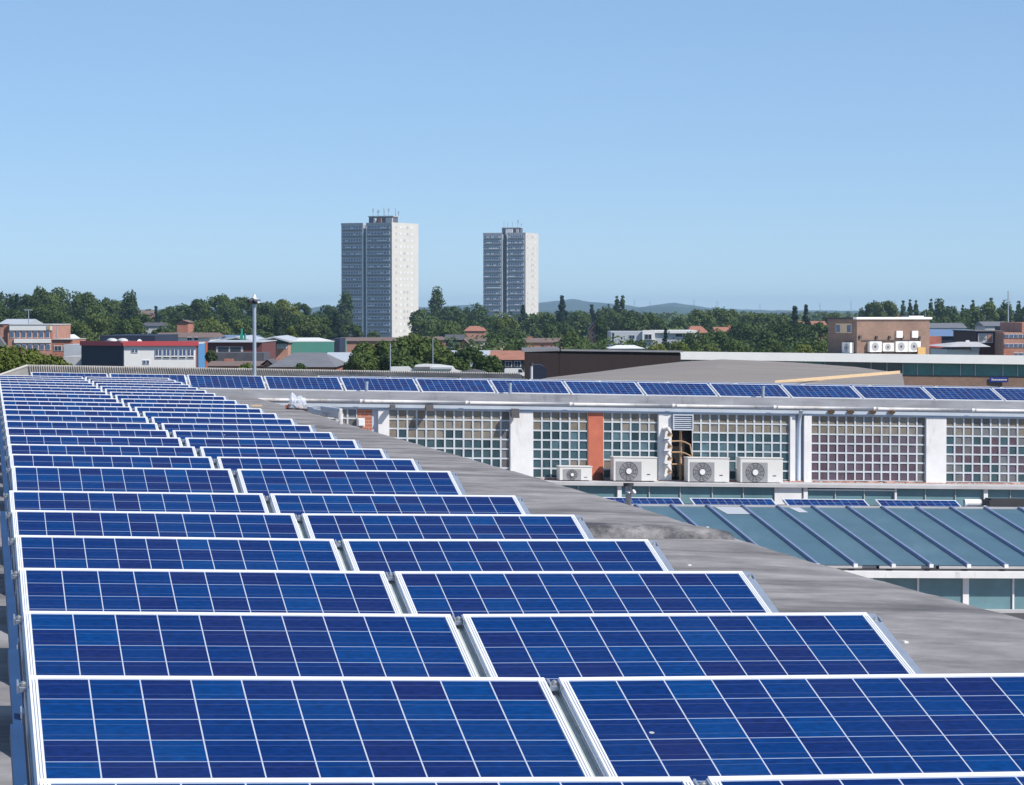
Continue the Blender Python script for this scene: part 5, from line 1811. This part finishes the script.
rf_ = thing('curved_roof_shed', at(435, 368, 150).xy.to_3d(), 'long white shed roof with low curved ridge beyond the corrugated sheets', 'shed')
q = MB()
pts = [(391, 366.5), (409, 366.2), (412, 369), (416, 364.8), (424, 363.6), (440, 364.2), (453, 366), (455.5, 369.2), (463, 371.2)]
for (x0, y0), (x1, y1) in zip(pts, pts[1:]):
    p, r_ = at(x0, y0, 150), at(x1, y1, 150)
    q.hexa([(p.x, 150, 4), (r_.x, 150, 4), (r_.x, 153, 4), (p.x, 153, 4)], [p, r_, r_ + Vector((0, 3, -.15)), p + Vector((0, 3, -.15))])
q.build('roof', M['white_clean'], rf_)
q = MB(); pb(q, 414, 430, 366.8, 369.5, 149.8, .19); q.build('window', M['slate'], rf_)
q = MB(); pb(q, 432, 452, 367.3, 369.2, 149.8, .19); q.build('stripe', M['metal_roof'], rf_)
mb2 = thing('rubble_mound', at(475, 373, 110).xy.to_3d(), 'dark earth mound at the right end of the corrugated roof', 'mound')
b_ = blob(at(472, 377.5, 110), (.75, .6, .28), 3.3, .25, 3); b_.build('earth', M['slate_dk'], mb2, smooth=True)

# pylons on the hills
for i, (px, y0, Y) in enumerate(((634.5, 299.5, 8540), (650, 301.5, 8540), (673, 302, 8550), (694, 299.5, 8550), (717.5, 300.5, 8550), (851, 300.5, 8540), (895, 300, 8540), (990, 300, 8540), (470, 302, 8540), (760, 304, 8540), (820, 303, 8540))):
    p = at(px, y0, Y)
    zb = at(px, 312, Y).z
    q = MB()
    hh = p.z - zb
    s_ = hh * .10
    for sx, sy in ((-1, -1), (1, -1), (1, 1), (-1, 1)):
        q.tube([(p.x + sx * s_, p.y + sy * s_, zb), (p.x + sx * s_ * .25, p.y + sy * s_ * .25, zb + hh * .6), (p.x, p.y, p.z)], .42, 4)
    for k, t_ in enumerate((.6, .75, .9)):
        q.box(p.x - hh * .13, p.x + hh * .13, p.y - .3, p.y + .3, zb + hh * t_, zb + hh * t_ + .6)
    tag(q.build('pylon', M['steel_post'], org=(p.x, p.y, zb)), 'faint grey lattice pylon on the horizon, ' + ORD[sorted((634.5, 650, 673, 694, 717.5, 851, 895, 990, 470, 760, 820)).index(px)] + ' from the left', 'pylon', 'pylons on the far hills')

# ------------------------------------------------------------------ trees
def leaf_quad(q, p, n, s, rr, mi=0):
    n = Vector(n).normalized()
    a = n.cross(Vector((rr.uniform(-1, 1), rr.uniform(-1, 1), rr.uniform(-1, 1))))
    if a.length < .01: a = n.orthogonal()
    a.normalize()
    b = n.cross(a)
    s1, s2 = s * rr.uniform(.7, 1.3), s * rr.uniform(.5, 1.0)
    q.face([p - a * s1, p - b * s2, p + a * s1, p + b * s2], mi)
NAMES = {'round': ('broadleaf_tree', 'broad'), 'oval': ('oval_tree', 'oval'), 'column': ('poplar_tree', 'slim poplar'), 'conifer': ('conifer_tree', 'pointed conifer'), 'bush': ('bush', 'spreading'), 'bigbush': ('leafy_bush', 'spreading'), 'biground': ('broadleaf_tree', 'broad')}
def near_tree(px, ytop, wpx, Y, leaf, label, seed, ls=.16, asp=1.05, dens=9.0, name='broadleaf_tree', cat='tree', grp='leafy trees close behind the roofs', low=0.0, taper=0.0):
    rr = random.Random(seed)
    top = at(px, ytop, Y)
    w_ = wpx / F * Y
    ch = min(top.z * .9, max(w_ * asp, top.z * low))
    zc = top.z - ch * .52
    q = MB()
    lobes = []
    for i in range(26 + int(8 * max(0, ch / w_ - 1))):
        d = Vector((rr.gauss(0, 1), rr.gauss(0, 1), rr.gauss(.25, 1))).normalized()
        lobes.append((Vector((d.x * w_ * .37, d.y * w_ * .37, zc + d.z * ch * .38)), w_ * rr.uniform(.12, .21)))
    if asp >= 1.5:
        for i in range(12):
            lobes.append((Vector((rr.gauss(0, .03) * w_, rr.gauss(0, .03) * w_, zc + ch * (-.42 + .86 * i / 11))), w_ * (.30 if not taper else .22)))
    if taper:
        for k_, (c_, r_) in enumerate(lobes):
            f_ = 1.12 - taper * min(1, max(0, (c_.z - zc + ch * .4) / (ch * .8)))
            lobes[k_] = (Vector((c_.x * f_, c_.y * f_, c_.z)), r_ * max(.42, f_))
    zt = max(c_.z + r_ for c_, r_ in lobes)
    for c_, r_ in lobes:
        c_.z += top.z - zt
    A_ = sum(r_ * r_ for _, r_ in lobes)
    n_ = int(min(9000, dens * w_ * ch / ls / ls))
    for cen, r_ in lobes:
        for _ in range(int(n_ * r_ * r_ / A_)):
            d = Vector((rr.gauss(0, 1), rr.gauss(0, 1), rr.gauss(.1, 1))).normalized()
            p = cen + d * r_ * (rr.uniform(.82, 1.08) if rr.random() < .7 else rr.uniform(.2, 1.25))
            leaf_quad(q, p, d + Vector((rr.gauss(0, .5), rr.gauss(0, .5), rr.gauss(0, .5))), ls * rr.uniform(.6, 1.3), rr)
    t = thing(name, (top.x, Y, 0), label, cat, grp)
    q.build('crown', M[leaf], t, local=True)
    k_ = MB()
    k_.tube([(0, 0, 0), (.05, .03, zc * .5), (0, 0, zc)], .16, 8, r2=.07)
    for cen, r_ in lobes[:8]:
        k_.tube([(0, 0, zc * .7), tuple(cen * .6 + Vector((0, 0, zc * .3))), tuple(cen)], .07, 5, r2=.02)
    k_.build('trunk', M['bark'], t, local=True)
D_, MI, LI, CO = 'leaf_dark', 'leaf_mid', 'leaf_light', 'leaf_conifer'
TREES = [
 # skyline, left
 ('round', -14, 295, 40, 640, D_), ('round', 6, 292.5, 36, 660, D_), ('conifer', 17, 294, 14, 640, CO), ('round', 29, 294.5, 24, 650, D_), ('round', 42, 286.5, 30, 680, MI), ('round', 64, 287, 36, 700, MI),
 ('round', 88, 292, 30, 640, D_), ('round', 107, 298, 26, 680, D_), ('round', 119, 300.5, 16, 760, MI), ('oval', 130, 290, 19, 700, D_), ('conifer', 156, 306, 12, 820, CO), ('round', 148, 309, 16, 840, D_),
 ('round', 168, 306, 20, 760, D_), ('round', 182, 303.5, 22, 740, D_), ('round', 199, 299, 24, 700, D_), ('round', 219, 294.5, 34, 680, D_), ('round', 241, 296.5, 30, 690, D_), ('round', 258, 303, 22, 720, D_), ('round', 225, 305, 30, 640, D_),
 # nearer left
 ('bush', 45, 304, 46, 520, D_), ('bush', 66, 311, 44, 480, D_), ('bush', 88, 312, 40, 470, MI), ('bush', 105, 313, 40, 500, D_), ('bush', 130, 317, 30, 470, MI), ('bush', 22, 312, 34, 520, D_), ('bush', 5, 306, 34, 520, D_),
 ('bush', 211, 317, 38, 480, MI), ('bush', 238, 320, 28, 470, MI), ('bush', 160, 326, 24, 430, D_), ('bush', 171, 331.5, 26, 350, MI), ('bush', 145, 313, 22, 600, D_), ('bush', 260, 316, 26, 520, D_),
 # camera pole to left tower
 ('round', 267, 302, 24, 700, MI), ('round', 283, 299.5, 34, 720, LI), ('round', 301, 302.5, 18, 760, D_), ('conifer', 277, 311, 22, 520, CO), ('bush', 290, 326.5, 17, 380, LI), ('bush', 308, 315, 32, 560, MI), ('bush', 294, 314, 24, 600, D_),
 ('round', 329, 304.5, 30, 760, D_), ('conifer', 336, 311, 24, 560, CO), ('oval', 346, 290, 17, 900, D_), ('bush', 352, 324, 22, 600, D_), ('bush', 323, 317, 24, 560, D_), ('bush', 373, 331, 13, 700, D_),
 # between the towers
 ('oval', 437, 286, 15, 900, D_), ('round', 424, 309, 26, 800, D_), ('round', 452, 306.5, 26, 820, D_), ('round', 475, 303, 26, 900, D_), ('round', 463, 312, 24, 700, D_), ('bush', 424, 317, 30, 620, D_), ('bush', 444, 320, 36, 560, MI),
 ('bush', 470, 321, 28, 640, D_), ('round', 490, 316, 28, 720, D_), ('round', 506, 315, 28, 680, LI), ('conifer', 523, 304.5, 15, 800, CO), ('round', 541, 312, 30, 720, MI), ('bush', 513, 328, 34, 520, D_), ('bush', 551, 324, 24, 560, D_), ('bush', 495, 332, 24, 460, D_), ('bush', 520, 342, 18, 380, D_),
 ('conifer', 562, 295.5, 19, 820, CO), ('round', 548, 314, 20, 700, D_), ('round', 580, 311, 22, 740, D_), ('conifer', 592, 304.5, 15, 900, CO), ('round', 605, 305, 20, 900, D_), ('column', 617, 296, 9, 860, D_), ('column', 622.5, 295.5, 9, 850, D_),
 ('round', 612, 310, 24, 740, D_), ('round', 632, 309.5, 18, 760, D_), ('round', 651, 312, 32, 660, MI), ('oval', 601, 316.5, 15, 560, D_), ('round', 628, 317, 24, 640, D_), ('bush', 575, 330.5, 32, 420, MI), ('bush', 561, 321, 24, 640, D_),
 # right of the modern building
 ('round', 678, 317, 20, 700, D_), ('round', 700, 309.5, 34, 720, MI), ('round', 717, 307.5, 30, 740, MI), ('round', 733, 309, 20, 760, MI), ('conifer', 665.5, 327.5, 16, 410, CO), ('bush', 696, 331.5, 28, 400, D_), ('bush', 714, 329, 28, 420, MI),
 ('bush', 656, 342.5, 22, 340, LI), ('bush', 680, 342, 22, 330, LI), ('bush', 636, 339.5, 26, 400, D_), ('bush', 707, 342, 30, 310, MI), ('bush', 728, 324, 24, 620, MI),
 ('round', 740, 321, 28, 520, D_), ('round', 756, 325, 34, 480, D_), ('round', 752, 312.5, 22, 760, MI), ('round', 766, 313, 24, 720, D_), ('round', 780, 314, 22, 700, MI), ('bush', 781, 322, 30, 500, D_),
 ('conifer', 795, 306, 22, 600, CO), ('conifer', 806, 304.5, 16, 600, CO), ('bush', 800, 322, 36, 500, D_), ('bush', 821, 322, 26, 470, D_), ('bush', 738, 340, 34, 330, MI), ('bush', 800, 344, 30, 300, LI), ('bush', 818, 341, 24, 320, MI), ('bush', 771, 338, 30, 360, D_),
 ('round', 832, 313, 18, 760, MI),
 # poplars at right
 ('oval', 862, 307.5, 7, 900, D_), ('round', 874, 301, 18, 760, D_), ('round', 887, 300.5, 22, 740, MI), ('column', 903, 300.5, 8, 860, D_), ('column', 910, 299.5, 7, 860, D_), ('column', 916, 300.5, 7, 860, D_),
 ('column', 931, 299, 8, 820, D_), ('oval', 939.5, 298, 13, 800, D_), ('round', 927, 310, 16, 760, MI), ('oval', 948.5, 305.5, 10, 800, D_), ('oval', 954, 306, 9, 800, D_), ('column', 962.5, 305, 7, 820, D_),
 ('round', 957, 314, 18, 660, D_), ('round', 970, 308, 22, 700, D_), ('column', 973, 300, 9, 800, D_), ('round', 984, 302, 26, 700, MI), ('column', 991, 298, 9, 820, D_), ('round', 999, 307, 18, 740, D_), ('oval', 1006, 300, 15, 760, D_), ('column', 1019, 301, 11, 780, D_), ('round', 1030, 305, 22, 740, D_), ('round', 944, 316, 16, 640, D_),
]
LMS = [('the white banded office', 30), ('the white works building', 150), ('the camera pole', 254), ('the left tower block', 380), ('the right tower block', 511), ('the modern white building', 655), ('the brick plant room', 878), ('the thin right-hand mast', 1008)]
def band(Y):
    return 'close by' if Y < 260 else 'in the middle distance' if Y < 620 else 'on the skyline'
COLW = {D_: 'dark green', MI: 'mid green', LI: 'bright green', CO: 'blackish green'}
keyed = {}
for i, (kind, px, yt, wp, Y, lf) in enumerate(TREES):
    lm = min(LMS, key=lambda l: abs(l[1] - px))
    keyed.setdefault((NAMES[kind][0], lf, band(Y), lm[0], 'left' if px < lm[1] else 'right'), []).append((abs(px - lm[1]), i, kind))
LAB = {}
for (nm, lf, bd, lm, side), lst in keyed.items():
    lst.sort()
    for j, (_, i, kind) in enumerate(lst):
        noun = NAMES[kind][1] + ' ' + ('bush' if 'bush' in kind else 'tree') if kind not in ('column', 'conifer') else NAMES[kind][1]
        rank = '' if len(lst) == 1 else ORD[j] + ' '
        LAB[i] = f'{COLW[lf]} {noun} {bd}, {rank}{side} of {lm}'
for i, (kind, px, yt, wp, Y, lf) in enumerate(TREES):
    if kind in ('round', 'bush', 'oval'):
        near_tree(px, yt, wp * 1.12, Y, lf, LAB[i], 300 + i, Y * 1.15 / F, 2.0 if kind == 'oval' else 1.0, 4.6, NAMES[kind][0], 'bush' if kind == 'bush' else 'tree', 'trees of the town', .35 if kind == 'oval' else .55)
    else:
        near_tree(px, yt, wp * 1.15, Y, lf, LAB[i], 300 + i, Y * 1.05 / F, 1.6, 5.5, NAMES[kind][0], 'tree', 'trees of the town', .8 if kind == 'column' else .72, .55 if kind == 'column' else 1.0)

for a_ in [(4, 345, 62, 118, LI, 'bright green tree at the left edge, close behind the corrugated roof', 31, .07),
           (32, 349, 52, 122, LI, 'bright green tree in front of the white banded office', 32, .07),
           (56, 356, 34, 116, LI, 'low bright green tree in front of the brick annexe', 33, .07),
           (377, 340.5, 52, 240, MI, 'leftmost rounded green tree below the left tower block', 34, .13),
           (417, 333.5, 62, 246, MI, 'largest bright topped tree below the left tower block', 35, .13),
           (398, 349, 46, 232, D_, 'dark round tree in front of the largest one below the left tower', 36, .13),
           (443, 345, 40, 238, MI, 'rounded green tree right of the largest one below the left tower', 37, .13),
           (468, 346.5, 34, 236, D_, 'dark round tree in front of the white walled house', 38, .12),
           (489, 355, 26, 205, D_, 'small dark tree beside the orange tiled bungalow', 39, .11),
           (455, 358, 30, 215, MI, 'low round green tree above the curved white shed roof', 40, .11),
           (246, 363, 24, 210, MI, 'low green bush in front of the brown roofed shed by the camera pole', 42, .09),
           (300, 363, 14, 205, D_, 'small dark bush in front of the slate hall roof', 43, .09),
           (211, 350, 12, 245, D_, 'small dark bush beside the orange trim of the works building', 44, .09),
           (362, 352, 34, 228, MI, 'low green tree right of the pale blue metal roof', 41, .12)]:
    near_tree(*a_)
# wood and scrub too dense to count
def wood(name, n, seed, Yf, topf, smin, smax, label, leafs, npc=60):
    rr = random.Random(seed)
    q = MB()
    for i in range(n):
        px = rr.uniform(-300, 1380)
        Y = Yf(rr)
        ytop = topf(px, rr)
        z1 = max(2.0, at(px, ytop, Y).z)
        cx = at(px, 314, Y).x
        cr_ = rr.uniform(.35, .6) * z1
        if 322 < px < 424 and Y < 1300 and ytop < 336:
            continue
        for _ in range(npc):
            d = Vector((rr.gauss(0, 1), rr.gauss(0, 1), abs(rr.gauss(0, 1)))).normalized()
            p = Vector((cx, Y, z1 * .45)) + Vector((d.x * cr_, d.y * cr_, d.z * z1 * .55)) * rr.uniform(.75, 1.05)
            leaf_quad(q, p, d + Vector((rr.gauss(0, .5), rr.gauss(0, .5), rr.gauss(0, .5))), rr.uniform(smin, smax), rr, rr.randrange(len(leafs)))
    o = q.build(name, [M[l] for l in leafs])
    return tag(o, label, 'woodland', None, 'stuff')
wood('distant_woodland', 860, 21, lambda r_: r_.uniform(1300, 2600), lambda px, r_: 314 - 2.2 * (noise.noise(Vector((px * .02, 0, 0))) + r_.uniform(-.6, 1.0)), 0.7, 1.5, 'continuous far woodland behind the town trees', [D_, MI])
wood('scrub', 600, 22, lambda r_: r_.uniform(640, 1150), lambda px, r_: 323 - 3 * r_.uniform(0, 1), .32, .6, 'dense low scrub and hedges between the houses', [D_, MI])
wood('hedge_cover', 380, 23, lambda r_: r_.uniform(360, 600), lambda px, r_: 340 - 5 * r_.uniform(0, 1), .16, .32, 'dense hedges and garden shrubs among the roofs', [D_, MI], 150)

# ------------------------------------------------------------------ haze
HAZE = 1.0
if HAZE > 0:
    hm = bpy.data.materials.new('haze')
    hm.use_nodes = True
    N, L = hm.node_tree.nodes, hm.node_tree.links
    N.remove(N['Principled BSDF'])
    pv_ = N.new('ShaderNodeVolumePrincipled')
    pv_.inputs['Color'].default_value = (0.50, 0.73, 1.0, 1)
    pv_.inputs['Density'].default_value = 0.00010 * HAZE
    pv_.inputs['Anisotropy'].default_value = 0.2
    L.new(pv_.outputs[0], N['Material Output'].inputs['Volume'])
    o = MB().box(-2700, 2700, -200, 9400, -1.0, 60).build('haze', hm)
    tag(o, kind='stuff')
bpy.context.view_layer.update()
